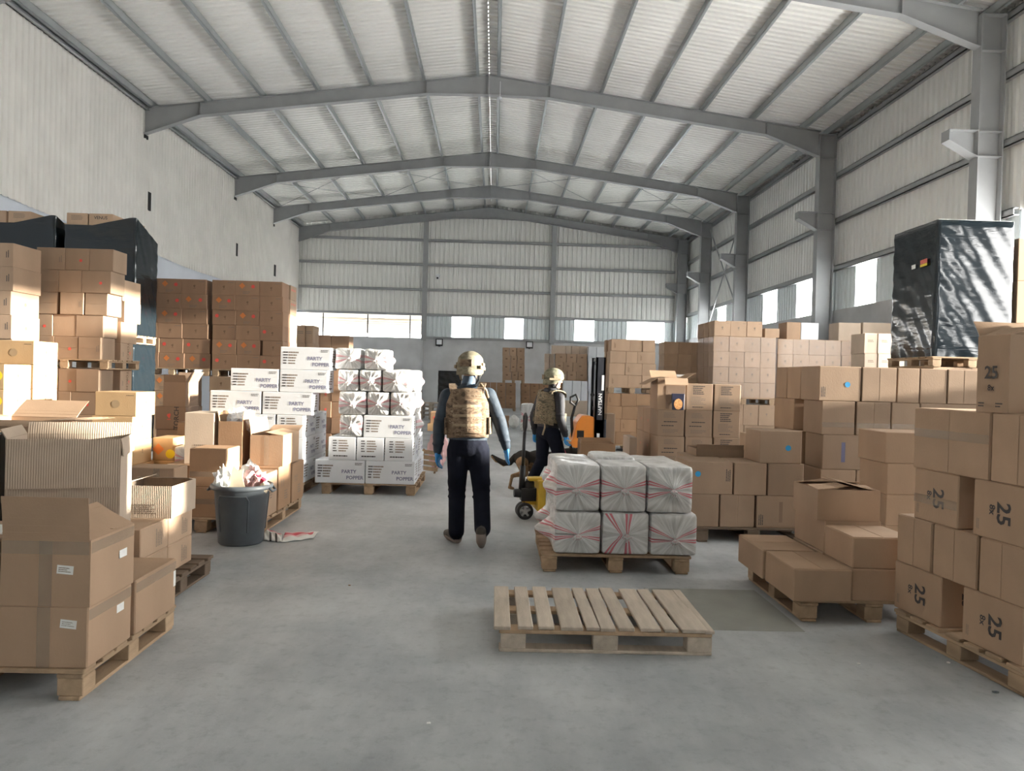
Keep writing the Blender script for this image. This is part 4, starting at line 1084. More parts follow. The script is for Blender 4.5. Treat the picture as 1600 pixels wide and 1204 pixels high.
open_carton(2.315, 2.765, 5.18, 5.60, .585, .80, 'kraft_tan', 'brown carton with loose bowed lid flaps on right pallet', {'l': (.22, 172), 'r': (.24, 168), 'f': (.2, 176), 'b': (.2, 170)}, G)
for k in range(4):
    c = carton(3.25+(.0 if k < 3 else -.02), 3.70, 6.0, 6.46, .144+.257*k, .144+.257*k+.257, 'kraft_tan', 'brown carton of four-high column behind taped wide carton, %s from top' % nth(3-k), G)
pallet(3.2, 4.2, 5.98, 6.9, 0, 'pallet under the four-high brown column on the right')

# --- RC / RD: grey-brown carton walls with blue dots
G = 'grey-brown cartons with blue dots'
BD = [('blue_dot', mesh2d('disc', .028, 'blue_dot'), 'front', .18, .48), ('printed_text', mesh2d('lines', .13, .05, 3, 84, 'ink'), 'front', -.40, .3, PI/2)]
BD2 = [('blue_dot', mesh2d('disc', .028, 'blue_dot'), 'front', -.28, .62), ('printed_text', mesh2d('lines', .13, .05, 3, 85, 'ink'), 'front', .40, .62, PI/2)]
h = .315; Yc = 7.1
zc = [.144, .459, .774, 1.09]
def W1(u0, u1, Y, dep, z0, z1, lab, m='kraft_grey', **kw): return carton(xat(u0, Y, (z0+z1)/2), xat(u1, Y, (z0+z1)/2), Y, Y+dep, z0, z1, m, lab, G, **kw)
W1(1062, 1123.5, Yc, .45, zc[0], zc[1], 'grey-brown carton, bottom row behind the striped bags, left')
W1(1125, 1179, Yc, .45, zc[0], zc[1], 'grey-brown carton, bottom row behind the striped bags, middle', seam='front', vert=True)
W1(1182, 1251, Yc, .45, zc[0], zc[1], 'grey-brown carton, bottom row behind the striped bags, right', marks=[('printed_text', mesh2d('lines', .13, .05, 3, 84, 'ink'), 'front', -.40, .3, PI/2), ('soft_stripe', mesh2d('rect', .035, .2, 'kraft_dark'), 'front', .05, .5)])
W1(1075, 1145, Yc, .5, zc[1], zc[2], 'grey-brown carton with blue dot at left end of its row', marks=BD2)
W1(1147, 1198, Yc, .45, zc[1], zc[2], 'plain grey-brown carton second from left behind striped bags')
W1(1200, 1256, Yc, .45, zc[1], zc[2], 'plain grey-brown carton under the single blue-dotted top carton')
W1(1187, 1253, Yc, .42, zc[2], zc[3], 'single blue-dotted carton on top of grey-brown row', marks=BD[:1])
carton(2.02, 2.62, 7.63, 8.05, zc[2]-.315, zc[2], 'kraft_grey', 'grey-brown carton behind the blue-dotted row end', G)
open_carton(2.12, 2.62, 7.63, 8.0, zc[2], zc[2]+.075, 'kraft_grey', 'shallow cardboard tray behind the blue-dotted row', {'f': (.05, 80)}, G)
carton(2.02, 2.62, 7.63, 8.05, zc[0], zc[1], 'kraft_grey', 'grey-brown carton on pallet behind the bottom row', G)
pallet(1.98, 3.12, 7.08, 8.1, 0, 'dark pallet under the grey-brown row behind the striped bags', m='wood_dark')
Yd = 7.36
zd = [.144, .42, .70, 1.05, 1.39, 1.74]
for j, (a, c) in enumerate(((1280, 1345.5), (1347, 1401), (1402.5, 1437), (1438, 1480), (1481, 1531))):
    W1(a, c, Yd, .45, zd[4], zd[5], 'grey-brown carton%s, top row of long right wall, %s from left' % (' with blue dot' if j == 0 else '', nth(j)), marks=BD if j == 0 else (), seam='front' if j in (1, 4) else None)
for j, (a, c) in enumerate(((1284, 1336), (1338, 1392), (1393, 1437))):
    k = W1(a, c, Yd, .45, zd[3], zd[4], 'grey-brown carton, second row of long right wall, %s from left' % nth(j), seam='front' if j == 1 else None); bandtape(k, dims(k), 'front', .1)
W1(1438, 1531, Yd, .45, zd[3], zd[4], 'grey-brown wide carton, second row of long right wall, right end')
W1(1285, 1350, Yd, .42, zd[2], zd[3], 'grey-brown carton with soft blue stripe, third row of long right wall', marks=[('blue_stripe', mesh2d('rect', .04, .2, 'ink_violet'), 'front', 0, .5)])
W1(1352, 1437, Yd, .42, zd[2], zd[3], 'grey-brown carton right of the blue-striped one')
W1(1438, 1531, Yd, .42, zd[2], zd[3], 'grey-brown carton, third row of long right wall, right end')
for j, (a, c) in enumerate(((1282, 1337), (1338, 1437), (1438, 1531))):
    W1(a, c, Yd, .42, zd[1], zd[2], 'grey-brown carton, fourth row of long right wall, %s from left' % nth(j))
    W1(a, c, Yd, .42, zd[0], zd[1], 'grey-brown carton, bottom row of long right wall, %s from left' % nth(j))
XD = xat(1281, Yd, 1.5)
side(XD, .45, [(zd[4], .35, [(1213, 1229), (1230, 1255)]), (zd[3], .34, [(1210, 1240)]), (zd[2], .35, [(1213, 1236), (1237, 1256)])], 'tan carton facing the aisle', 'left flank of long right wall', 'flank cartons of the long right wall', 'kraft_tan', None, 1, ymin=7.84)
side(XD, .45, [(zd[1], .28, [(1213, 1236), (1237, 1256)]), (zd[0], .276, [(1213, 1236), (1237, 1256)])], 'tan carton facing the aisle', 'low left flank of long right wall', 'flank cartons of the long right wall', 'kraft_tan', None, 1, ymin=7.84)
pallet(XD-.02, XD+1.2, 7.34, 8.5, 0, 'pallet under the left part of the long right carton wall'); pallet(XD+1.22, XD+2.4, 7.34, 8.4, 0, 'pallet under the right part of the long right carton wall')
carton(2.86, 3.10, 8.15, 8.5, .62, .98, 'kraft_light', 'small torn carton peeking out left of the aisle-facing cartons', G)
carton(2.80, 3.12, 8.13, 8.55, .0, .62, 'kraft_grey', 'carton under the small torn carton', G)

# --- RE: tall black wrapped load
x0 = xat(1462, 10.0, 2.9); x1 = xat(1583, 10.0, 2.9)
load = empty('wrapped_load', ((x0+x1)/2, 10.0, 1.985)); tag(load, 'tall glossy black stretch-wrapped pallet load on top of the right cartons', 'pallet load')
o = wrap_shell('stretch_film', x0, x1, 10.0, 11.12, 1.985, lambda x, y: 3.86, '', None, seed=77, cap=True, amp=.014, n=40, parent=load)
o.location = (-(x0+x1)/2, -10.0, -1.985)
mat('label_red', (.62,.13,.10), .5, 0, .25, 40); mat('label_yellow', (.78,.62,.05), .5)
Lm = [('label_sticker', mesh2d('rect', .17, .06, 'label_red'), -.05, 1.34, .05), ('label_sticker', mesh2d('rect', .17, .035, 'label_yellow'), -.05, 1.29, .05), ('label_sticker', mesh2d('rect', .10, .06, 'paper_label'), -.30, 1.30, .05)]
for nm, me, a, v, r_ in Lm:
    c = link(nm, me, load); c.matrix_local = Matrix.Translation((0, .56, 0)) @ face_mx('left', x1-x0+.02, 1.12, 1.9, e=.012) @ Matrix.Translation((a+.34*1, v, 0)) @ Matrix.Rotation(r_, 4, 'Z')
b = MB(); b.box(x0+.02-(x0+x1)/2, x1-.02-(x0+x1)/2, .02, 1.1, 1.865, 1.885); b.build('top_sheet', MAT['paper_label'], load)
pallet(x0-.03, x1+.03, 9.98, 11.14, 1.841, 'reddish pallet under the tall black wrapped load', m='wood')
for j in range(2):
    for k in range(2):
        a = x0+(x1-x0)*j/2; c = x0+(x1-x0)*(j+1)/2
        carton(a, c, 10.0, 11.1, .144+.8485*k, .144+.8485*(k+1), 'kraft_light', 'big carton under the tall black wrapped load, %s %s' % (('lower', 'upper')[k], ('left', 'right')[j]), 'cartons under the black wrapped load', marks=[('printed_text', mesh2d('lines', .3, .03, 1, 86, 'ink'), 'front', 0, .95)])
pallet(x0-.03, x1+.03, 9.98, 11.14, 0, 'floor pallet under the tall black wrapped load')
xr = max(xat(1587, 10.02, 2.7), x1+.06)
for k in range(6):
    carton(xr+.01, xr+.62, 10.02, 10.6, .144+.583*k, .144+.583*k+.583, 'kraft_tan', 'brown carton at right edge beside tall black load, %s from top' % nth(5-k), 'cartons at the right edge beside the black load')
pallet(xr, xr+.7, 10.0, 10.7, 0, 'pallet at right edge beside the tall black wrapped load')

# --- RF: film-wrapped pale cartons by the right wall
G = 'film wrapped cartons by the right wall'
Yf = 16.5; h = .345; z = tiers(1.22, h, 5)
mkF = lambda i, j: [('flame_logo', mesh2d('flame', .03, 'ink_grey'), 'front', .0, .55), ('corner_print', mesh2d('lines', .06, .015, 1, 87, 'ink_grey'), 'front', .33, .85)]
wall(Yf, .4, [(z[0], h, [1116,1141.5,1167,1191])]+[(z[i], h, [1115.5-.6*i,1140-.5*i,1164-.5*i,1189-.5*i,1213-.5*i]) for i in range(1, 5)], 'pale film-wrapped carton', 'tall wrapped load right of centre', G, 'kraft_light', mkF)
XF = xat(1114.5, Yf, 2.0)
side(XF, .4, [(z[i], h, [(1090, 1099), (1099.5, 1107)]) for i in range(5)], 'tan carton facing aisle', 'flank of tall film-wrapped load', G, 'kraft_tan', None, 1, ymin=16.93)
pallet(XF, XF+1.42, Yf-.02, Yf+1.3, 1.076, 'pallet under the upper film-wrapped load right of centre')
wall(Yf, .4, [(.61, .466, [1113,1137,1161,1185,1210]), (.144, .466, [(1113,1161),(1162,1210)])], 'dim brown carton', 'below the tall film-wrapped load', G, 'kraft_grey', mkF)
pallet(XF, XF+1.42, Yf-.02, Yf+1.3, 0, 'floor pallet under the film-wrapped load right of centre')
z = [2.23, 1.885, 1.54]
wall(Yf, .4, [(z[0], h, [1215,1239,1264,1289,1313.5]), (z[1], h, [1215,1239,1264,1289,1313.5]), (z[2], h, [1215,1239,1264,1289,1313.5])], 'pale film-wrapped carton', 'second wrapped load by right wall', G, 'kraft_light', mkF)
wall(Yf, .4, [(z[0], h, [1315,1340]), (z[1], h, [1315,1340]), (z[2], h, [1315,1340])], 'tan carton', 'right end of second wrapped load', G, 'kraft_tan', mkF)
wall(Yf, .45, [(.77, .77, [(1215,1264),(1265,1313),(1315,1340)]), (0, .77, [(1215,1264),(1265,1313),(1315,1340)])], 'large dim carton', 'base of second wrapped load', G, 'kraft_grey')
# loose cartons on top of that load
def on_top(u0, u1, v, lab, m, dep=.5, us=None, Y=16.62):
    za = 2.575+(.027 if u0 < 1200 else 0); zb = zat((u0+u1)/2, v, Y); return carton(xat(u0, Y, 2.7), xat(u1, Y, 2.7), Y, Y+dep, za, zb, m, lab, 'loose cartons on the wrapped load by the right wall')
on_top(1195, 1218, 513, 'small pale carton on wrapped load beside its tall neighbour', 'kraft_light')
on_top(1229, 1251, 503, 'tan carton beside the bright white one on the wrapped load', 'kraft_tan')
on_top(1251.5, 1279, 504, 'bright white carton on the wrapped load under the side window', 'white_card')
on_top(1310, 1345, 504, 'pale carton with black mark on the wrapped load by concrete wall', 'kraft_pale')
on_top(1348, 1392, 504, 'wide pale carton left of the tall black load, topmost', 'kraft_pale')
carton(xat(1344, 16.5, 2), xat(1392, 16.5, 2), 16.5, 17.2, 0, 2.575, 'kraft_grey', 'tall dim carton behind the white-labelled ones left of black load', G)
z = tiers(1.42, .36, 3)
wall(13.0, .5, [(z[i], .36, [1351,1371.5,1393,1413]) for i in range(3)], 'white labelled carton', 'load just left of tall black load', 'white labelled cartons left of the black load', 'kraft_pale', lambda i, j: [('printed_label', mesh2d('lines', .11, .05, 2, 88, 'ink_grey'), 'front', 0, .62)])
wall(13.0, .5, [(.144, 1.276, [(1351,1393),(1394,1436)])], 'big tan carton', 'under white labelled cartons, right', 'white labelled cartons left of the black load', 'kraft_grey')
pallet(xat(1351, 13, .1), xat(1436, 13, .1), 12.98, 13.7, 0, 'floor pallet under the white labelled cartons')

# --- RG: stack of printed cartons right of centre
G = 'printed cartons right of centre'
Yg = 9.5; h = .345; zg = [.144+h*k for k in range(5)]
U = [(1027, 1069), (1070.5, 1112.5), (1114.5, 1156)]
for k in range(3):
    for j, (a, c) in enumerate(U):
        carton(xat(a, Yg, zg[k]+.17), xat(c, Yg, zg[k]+.17), Yg, Yg+.45, zg[k], zg[k+1], 'kraft_grey', 'brown carton with rows of print, %s row of central printed stack, %s from left' % (('bottom', 'third', 'second')[k], nth(j)), G, marks=TXT2 if j < 2 else TXT)
for j in (1, 2):
    a, c = U[j][0]+1.5, U[j][1]+1.5
    carton(xat(a, Yg, zg[3]+.17), xat(c, Yg, zg[3]+.17), Yg, Yg+.45, zg[3], zg[4], 'kraft_grey', 'brown carton with rows of print, top row of central printed stack, %s' % ('left', 'right')[j-1], G, marks=TXT)
XG = xat(1027, Yg, .9)
for k in range(3):
    for j in range(2):
        carton(XG, XG+.34, Yg+.46*(j+1), Yg+.46*(j+1)+.45, zg[k], zg[k+1], 'kraft_tan', 'tan carton on aisle flank of central printed stack, %s layer, %s' % (('lower', 'middle', 'upper')[k], ('nearer', 'farther')[j]), G, marks=[('flame_logo', mesh2d('flame', .018, 'red_dot'), 'left', .2, .5)])
pallet(XG, XG+1.2, Yg-.02, Yg+1.35, 0, 'pallet under the central printed stack right of centre')
o = open_carton(XG-.01, XG+.355, Yg+.0, Yg+.45, zg[3], zg[3]+.40, 'kraft_tan', 'open carton with drooping flaps and a dark pouch, on printed stack', {'l': (.18, -28), 'r': (.16, 30), 'b': (.17, 40)}, G)
# dark panel paints the shaded inside on a closed front, flap hanging over it
stick(o, (.395, .45, .4), 'inside_shade_panel', mesh2d('rect', .25, .30, 'kraft_dark'), 'front', .05, .16, e=.003)
b = MB(); b.box(-.15, .15, 0, .004, -.10, 0); f = b.build('flap', MAT['kraft_light'], o); f.location = (.05, -.24, .41); f.rotation_euler = (-.5, 0, 0)
mat('pouch_dark', (.025,.028,.06), .35); mat('pouch_art', (.75,.38,.16), .4, 0, .6, 60)
t = empty('snack_pouch', (XG+.25, Yg-.05, zg[3])); tag(t, 'dark blue pouch with a warm picture leaning on the open carton', 'pouch')
b = MB(); b.prism([(-.075, 0, 0), (.075, 0, 0), (.085, .012, .21), (-.085, .012, .21)], (0, .03, 0)); b.build('bag', MAT['pouch_dark'], t, bevel=.006)
b = MB(); b.poly([(.055*math.cos(i*PI/10), -.002+.004*(.085+.06*math.sin(i*PI/10))/.21*1, .075+.07*math.sin(i*PI/10)) for i in range(20)]); b.build('picture', MAT['pouch_art'], t)
carton(xat(1037, 10.3, 1.4), xat(1072, 10.3, 1.4), 10.3, 10.7, zg[3], 1.615, 'kraft_pale', 'pale carton lettered 110s behind the open carton', G, marks=[('printed_text', text_mesh('110s', .11, 'ink'), 'front', .05, .80)])
t = MB(); t.box(-.12, .10, -.05, .05, 0, .012); t.box(-.05, .16, -.03, .06, .012, .03)
o = t.build('paper_scraps', MAT['paper_label']); o.location = (xat(1053, 10.4, 1.6), 10.42, 1.616); tag(o, 'white paper scraps lying on the pale carton lettered 110s', 'paper')
# white sack and open brown carton behind the striped bags
W1_ = carton(xat(983, 9.9, .6), xat(995, 9.9, .6), 9.9, 10.4, .0, .78, 'kraft_pale', 'narrow whitish carton standing left of the central printed stack', G)
open_carton(xat(906, 9.4, .6), xat(960, 9.4, .6), 9.34, 9.68, .36, .73, 'kraft', 'empty open brown carton standing behind the striped bags', {'b': (.05, 85), 'l': (.05, 100)}, G)
carton(xat(906, 9.4, .2), xat(960, 9.4, .2), 9.34, 9.68, .0, .36, 'kraft', 'brown carton on the floor under the empty open one', G)

# --- RH, RI: tall brown towers behind the stacker
G = 'tall brown tower right of the stacker'
h = .259; z = tiers(1.40, h, 4)
mkH = lambda i, j: [('printed_text', mesh2d('lines', .12, .04, 2, 89, 'ink_brown'), 'front', -.3, .5, PI/2)] if (i+j) % 3 == 0 else []
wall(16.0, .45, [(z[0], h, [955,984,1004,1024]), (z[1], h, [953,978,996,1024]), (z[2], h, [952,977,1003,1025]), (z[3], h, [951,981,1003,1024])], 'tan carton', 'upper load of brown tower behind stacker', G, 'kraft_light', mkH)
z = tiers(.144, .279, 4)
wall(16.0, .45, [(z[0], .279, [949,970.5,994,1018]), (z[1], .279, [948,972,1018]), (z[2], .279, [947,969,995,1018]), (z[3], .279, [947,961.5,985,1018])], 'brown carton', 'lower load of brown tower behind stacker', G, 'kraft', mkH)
xa, xb = xat(950, 16, 1.3), xat(1025, 16, 1.3)
pallet(xa, xb, 15.98, 17.0, 1.26, 'pallet between the two loads of the brown tower by the stacker'); pallet(xa, xb, 15.98, 17.0, 0, 'floor pallet under the brown tower by the stacker')
side(xat(951, 16, 2), .4, [(1.40+.259*k, .259, [(944, 947.5)]) for k in (3, 2, 1, 0)], 'tan carton at rear left', 'brown tower behind stacker', G, 'kraft_tan', None, 1, ymin=16.48)
h = .30
wall(18.0, .6, [(2.22, h, [1038,1060.5,1081,1100]), (1.92, h, [1038,1059,1080,1100]), (1.62, h, [1037,1057,1079,1100]), (.82, .8, [(1037,1068),(1069,1100)]), (0, .82, [(1037,1068),(1069,1100)])], 'tan carton', 'tower right of brown tower', 'cartons of the second tower', 'kraft_light')

# --- back centre and back right
G = 'cartons at the back wall'
h = .37; z = tiers(1.44, h, 4)
wall(34.0, .8, [(z[0], h, [785,796,807,820]), (z[1], h, [785,798,808,820]), (z[2], h, [785,797,807,820]), (z[3], h, [785,799,809,820])], 'tan carton', 'single upper load at back wall', G, 'kraft_tan', lambda i, j: [('printed_mark', mesh2d('rect', .09, .06, 'ink_brown'), 'front', 0, .6)])
pallet(xat(785, 34, 1.4), xat(820, 34, 1.4), 33.98, 34.9, 1.296, 'pallet of the single upper load at the back wall')
z = tiers(.144, .288, 4)
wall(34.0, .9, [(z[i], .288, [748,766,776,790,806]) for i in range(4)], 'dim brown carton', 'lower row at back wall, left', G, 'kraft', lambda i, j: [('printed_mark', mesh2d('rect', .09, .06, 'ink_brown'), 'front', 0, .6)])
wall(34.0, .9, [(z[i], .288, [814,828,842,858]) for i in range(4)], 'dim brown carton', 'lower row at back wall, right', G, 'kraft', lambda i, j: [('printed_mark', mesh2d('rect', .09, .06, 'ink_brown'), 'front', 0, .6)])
pallet(xat(748, 34, .1), xat(806, 34, .1), 33.98, 34.95, 0, 'pallet under the lower left row at the back wall'); pallet(xat(814, 34, .1), xat(858, 34, .1), 33.98, 34.95, 0, 'pallet under the lower right row at the back wall')
h = .37
wall(31.0, .7, [(2.24, h, [868,885,901,918]), (1.87, h, [868,880,895,918]), (1.50, h, [868,886,900,918])], 'tan carton', 'row behind second person', G, 'kraft_tan', lambda i, j: [('printed_mark', mesh2d('rect', .10, .06, 'ink_brown'), 'front', 0, .6)])
wall(31.4, .4, [(2.60, .36, [862,884,893,906,921]), (2.24, .36, [851,858.5,866]), (1.5, .74, [851,858.5,866])], 'pale carton', 'bright rows behind second person', G, 'kraft_pale')
wall(30.8, .5, [(2.3, .62, [919,932,946]), (1.68, .62, [919,932,946]), (1.06, .62, [919,932,946]), (0, 1.06, [919,932,946])], 'pale carton', 'bright tower behind stacker mast', G, 'white_card')
wall(30.6, .5, [(.66, .82, [880,894,908,918])], 'white film bale', 'row behind second person', G, 'white_card')
wall(30.6, 1.0, [(0, .66, [(852,879),(880,918)])], 'pale base carton', 'behind second person', G, 'kraft_pale')
wall(31.65, .35, [(0, 1.5, [(868,918)])], 'tall dim carton', 'supporting bright back rows', G, 'kraft')
# black load and stacked pallets behind the first person
x0, x1 = xat(684, 30, 1), xat(720, 30, 1)
wrap_shell('stretch_film', x0, x1, 30, 30.9, 0, lambda x, y: 1.75, 'dark film-wrapped load against the back wall behind the first person', None, seed=41, cap=True)
for k in range(4): pallet(xat(655, 26, .3), xat(690, 26, .3), 26, 26.8, .144*k, 'grey pallet in low pile left of first person, %s from floor' % nth(k), 'pile of grey pallets', 'wood_grey')
# ================================================================ striped plastic bags
def bag_mat():
    m, t, p = nodes('striped_plastic'); N, L = t.nodes, t.links
    uv = N.new('ShaderNodeUVMap'); uv.uv_map = 'stripe'; pol = N.new('ShaderNodeUVMap'); pol.uv_map = 'pleat'
    sx = N.new('ShaderNodeSeparateXYZ'); L.new(uv.outputs[0], sx.inputs[0])
    tot = None
    for c in (.335, .395, .605, .665):
        s_ = N.new('ShaderNodeMath'); s_.operation = 'SUBTRACT'; L.new(sx.outputs[1], s_.inputs[0]); s_.inputs[1].default_value = c
        a = N.new('ShaderNodeMath'); a.operation = 'ABSOLUTE'; L.new(s_.outputs[0], a.inputs[0])
        l = N.new('ShaderNodeMath'); l.operation = 'LESS_THAN'; L.new(a.outputs[0], l.inputs[0]); l.inputs[1].default_value = .017
        if tot is None: tot = l.outputs[0]
        else:
            d = N.new('ShaderNodeMath'); d.operation = 'MAXIMUM'; L.new(tot, d.inputs[0]); L.new(l.outputs[0], d.inputs[1]); tot = d.outputs[0]
    no = N.new('ShaderNodeTexNoise'); no.inputs['Scale'].default_value = 1.0; no.inputs['Detail'].default_value = 5; L.new(pol.outputs[0], no.inputs['Vector'])
    ramp = N.new('ShaderNodeValToRGB'); ramp.color_ramp.elements[0].position = .33; ramp.color_ramp.elements[1].position = .68
    ramp.color_ramp.elements[0].color = (.50,.50,.49,1); ramp.color_ramp.elements[1].color = (.80,.80,.80,1); L.new(no.outputs[0], ramp.inputs[0])
    mx = N.new('ShaderNodeMix'); mx.data_type = 'RGBA'; mx.inputs[7].default_value = (.60,.07,.12,1)
    mu = N.new('ShaderNodeMath'); mu.operation = 'MULTIPLY'; mu.inputs[1].default_value = .82; L.new(tot, mu.inputs[0])
    L.new(mu.outputs[0], mx.inputs[0]); L.new(ramp.outputs[0], mx.inputs[6]); L.new(mx.outputs[2], p.inputs['Base Color'])
    p.inputs['Roughness'].default_value = .28; p.inputs['Specular IOR Level'].default_value = .55
    b = N.new('ShaderNodeBump'); b.inputs['Strength'].default_value = .75; b.inputs['Distance'].default_value = .014
    L.new(no.outputs[0], b.inputs['Height']); L.new(b.outputs[0], p.inputs['Normal'])
    return m
BAGM = bag_mat()
def bag(x0, x1, y0, y1, z0, z1, label, group, seed=0, style='h', knot=(0, -.1), lk=0.0, kn=.035, name='plastic_bag', lump=.0, rk=0.0):
    if label in BULK: bulk('white_card', x0, x1, y0, y1, z0, z1); return
    r = random.Random(seed); w, d, h = x1-x0, y1-y0, z1-z0
    n = 22; V = []; F = []; ST = []; PL_ = []; idx = {}
    ph = [r.uniform(0, 6.3) for _ in range(6)]; nf = 9+r.randint(0, 4)
    def surf(p, fc):
        x, y, z = p; q = (abs(x)**14+abs(y)**14+abs(z)**14)**(1/14); x, y, z = x/q, y/q, z/q
        dx = dy = dz = 0.0
        fade = lambda a, b: max(0, (1-abs(a)**4))*max(0, (1-abs(b)**4))
        if fc in ('f', 'b', 'l', 'r'):
            a_, b_ = (x, z) if fc in 'fb' else (y, z)
            kx, kz = knot if fc == 'f' else (0, -.05)
            rr = math.hypot(a_-kx, (b_-kz)); an = math.atan2(b_-kz, a_-kx)
            amp = kn if fc == 'f' else ({'l': lk, 'r': rk}.get(fc, 0) or .002)
            bulge = amp*math.exp(-(rr/.42)**2)*1.3+.010*math.sin(nf*an+ph[0])*math.exp(-(rr/.75)**2)*min(1, rr*4)*(1 if fc == 'f' else .12)
            bulge += (.006 if fc == 'f' else .002)*math.sin(3*a_+5*b_+ph[1])
            bulge *= fade(a_, b_)
            if fc == 'f': bulge -= .012*math.exp(-((b_-kz+.05)/.07)**2)*math.exp(-((a_-kx)/.5)**2)
            if fc == 'f': dy = -bulge
            elif fc == 'b': dy = bulge
            elif fc == 'l': dx = -bulge
            else: dx = bulge
        else: dz = .006*math.sin(4*x+3*y+ph[2])*fade(x, y)*(1 if fc == 't' else 0)
        if lump:
            k = lump*(math.sin(2.1*x+ph[3]+1.7*z)+math.sin(2.7*z+ph[4]+y)); dx += x*k*.5; dz += (k*.4 if z > 0 else 0)*abs(z); dy += y*k*.3
        return (x*w/2+dx, y*d/2+dy, z*h/2+h/2+dz)
    faces = {'f': lambda a, b: (a, -1, b), 'b': lambda a, b: (-a, 1, b), 'l': lambda a, b: (-1, -a, b), 'r': lambda a, b: (1, a, b), 't': lambda a, b: (a, b, 1), 'd': lambda a, b: (a, -b, -1)}
    for fc, fn in faces.items():
        m_ = n if fc in 'f' else 12
        grid = []
        for i in range(m_+1):
            for j in range(m_+1):
                a, b = -1+2*j/m_, -1+2*i/m_; p = fn(a, b); key = tuple(round(c, 5) for c in p)
                V.append(surf(p, fc)); grid.append(len(V)-1)
                ax, bz = a, b
                kx, kz = knot if fc == 'f' else (0, -.05)
                if fc == 'f':
                    edge = max(abs(ax-kx), .0)
                    if style == 'h': st = .5+((bz-kz*(1-min(1, edge)))*.5)/(edge+.13)*1.05
                    else: st = .5+((ax-kx)*.5)/(abs(bz-kz)+.35)*.8+.1
                    PL_.append((math.atan2(bz-kz, ax-kx)*6+seed, math.hypot(ax-kx, bz-kz)*.7))
                else:
                    st = .5+bz*.5 if style == 'h' and fc in 'lrb' else 2.0
                    PL_.append((ax*2+seed, bz*5 if fc in 'lrb' else bz*2))
                ST.append((0, st))
        for i in range(m_):
            for j in range(m_):
                k = i*(m_+1)+j; F.append((grid[k], grid[k+1], grid[k+m_+2], grid[k+m_+1]))
    me = bpy.data.meshes.new(name); me.from_pydata(V, [], F); me.materials.append(BAGM)
    u1 = me.uv_layers.new(name='stripe'); u2 = me.uv_layers.new(name='pleat')
    for lp in me.loops: u1.data[lp.index].uv = ST[lp.vertex_index]; u2.data[lp.index].uv = PL_[lp.vertex_index]
    me.polygons.foreach_set('use_smooth', [True]*len(me.polygons)); me.update()
    o = link(name, me, None, ((x0+x1)/2, (y0+y1)/2, z0)); tag(o, label, 'bag', group)
    if kn > .02:
        b = MB(); kx, kz = knot[0]*w/2, h/2+knot[1]*h/2
        for i in range(7):
            a = (i-3)*.42+r.uniform(-.1, .1); l = r.uniform(.03, .06)
            b.tube([(kx, -d/2-kn*1.15, kz), (kx+math.sin(a)*l*.6, -d/2-kn*1.15-.012, kz-.01-math.cos(a)*l*.3), (kx+math.sin(a)*l, -d/2-kn-.004, kz-.015-math.cos(a)*l*.8)], [.010, .009, .003], 6)
        kb = b.mesh('gathered_neck', BAGM, smooth=True, fix=False); kb.uv_layers.new(name='stripe'); kb.uv_layers.new(name='pleat')
        link('gathered_neck', kb, o)
    return o
# --- the pallet of bags in the middle
pallet(.41, 1.61, 5.86, 6.86, 0, 'pallet under the six striped plastic bundles in the middle')
G = 'striped bundles on the middle pallet'
xb = [xat(865, 5.84, .3), xat(940.5, 5.84, .3), xat(1016.5, 5.84, .3), xat(1092, 5.84, .3)]
xt = [xat(868, 5.84, .68), xat(940, 5.84, .68), xat(1013, 5.84, .68), xat(1086, 5.84, .68)]
nm = ('left', 'middle', 'right')
for j in range(3):
    bag(xb[j]+.003, xb[j+1]-.003, 5.86, 6.35, .144, .482, 'white bundle with red stripes on middle pallet, front lower %s' % nm[j], G, 10+j, 'v' if j == 1 else 'h', (0, -.05 if j == 0 else -.2 if j == 2 else 0), lk=.11 if j == 0 else 0, kn=.03)
    bag(xt[j]+.003, xt[j+1]-.003, 5.87, 6.35, .482, .86, 'white bundle with red stripes on middle pallet, front upper %s' % nm[j], G, 20+j, 'h', (-.1+.08*j, -.02+.02*j), lk=.07 if j == 0 else 0)
    bag(xb[j]+.003, xb[j+1]-.003, 6.37, 6.86, .144, .482, 'white bundle with red stripes on middle pallet, rear lower %s' % nm[j], G, 30+j, 'h', lk=.09 if j == 0 else 0, kn=.0)
    bag(xt[j]+.003, xt[j+1]-.003, 6.37, 6.85, .482, .86+(.02 if j == 1 else -.01), 'white bundle with red stripes on middle pallet, rear upper %s' % nm[j], G, 40+j, 'h', lk=.05 if j == 0 else 0, kn=.0)
# --- bags on the front white stack
G = 'striped bags on the front white stack'
YB1 = 9.4
def wbag(u0, u1, z0, z1, lab, seed, style='h', y0=YB1, dep=.48, **k):
    zm = (z0+z1)/2; return bag(xat(u0, y0, zm), xat(u1, y0, zm), y0+.0, y0+dep, z0, z1, lab, G, seed, style, lump=.005, **k)
zb = z3[3]-.01
wbag(530, 567, z3[2], zb, 'white striped bag left of the white carton under the bags', 51)
for k, (row, us, z0, z1) in enumerate((('lower', (528, 573, 609, 645), zb, zb+.30), ('middle', (527, 561, 596.5, 641), zb+.30, zb+.575))):
    for j in range(3): wbag(us[j]+.7, us[j+1]-.7, z0, z1, 'white striped bag on front white stack, %s row, %s from left' % (row, nth(j)), 60+k*5+j, knot=(0, -.15+.1*j), rk=.05 if j == 2 else 0)
wbag(523, 564, zb+.575, zb+.84, 'white striped bag on front white stack, top row, left', 71, knot=(.2, .1))
wbag(569, 607, zb+.575, zb+.84, 'white striped bag on front white stack, top row, right', 72, rk=.05)
XQ = xat(645, YB1, 1.0)
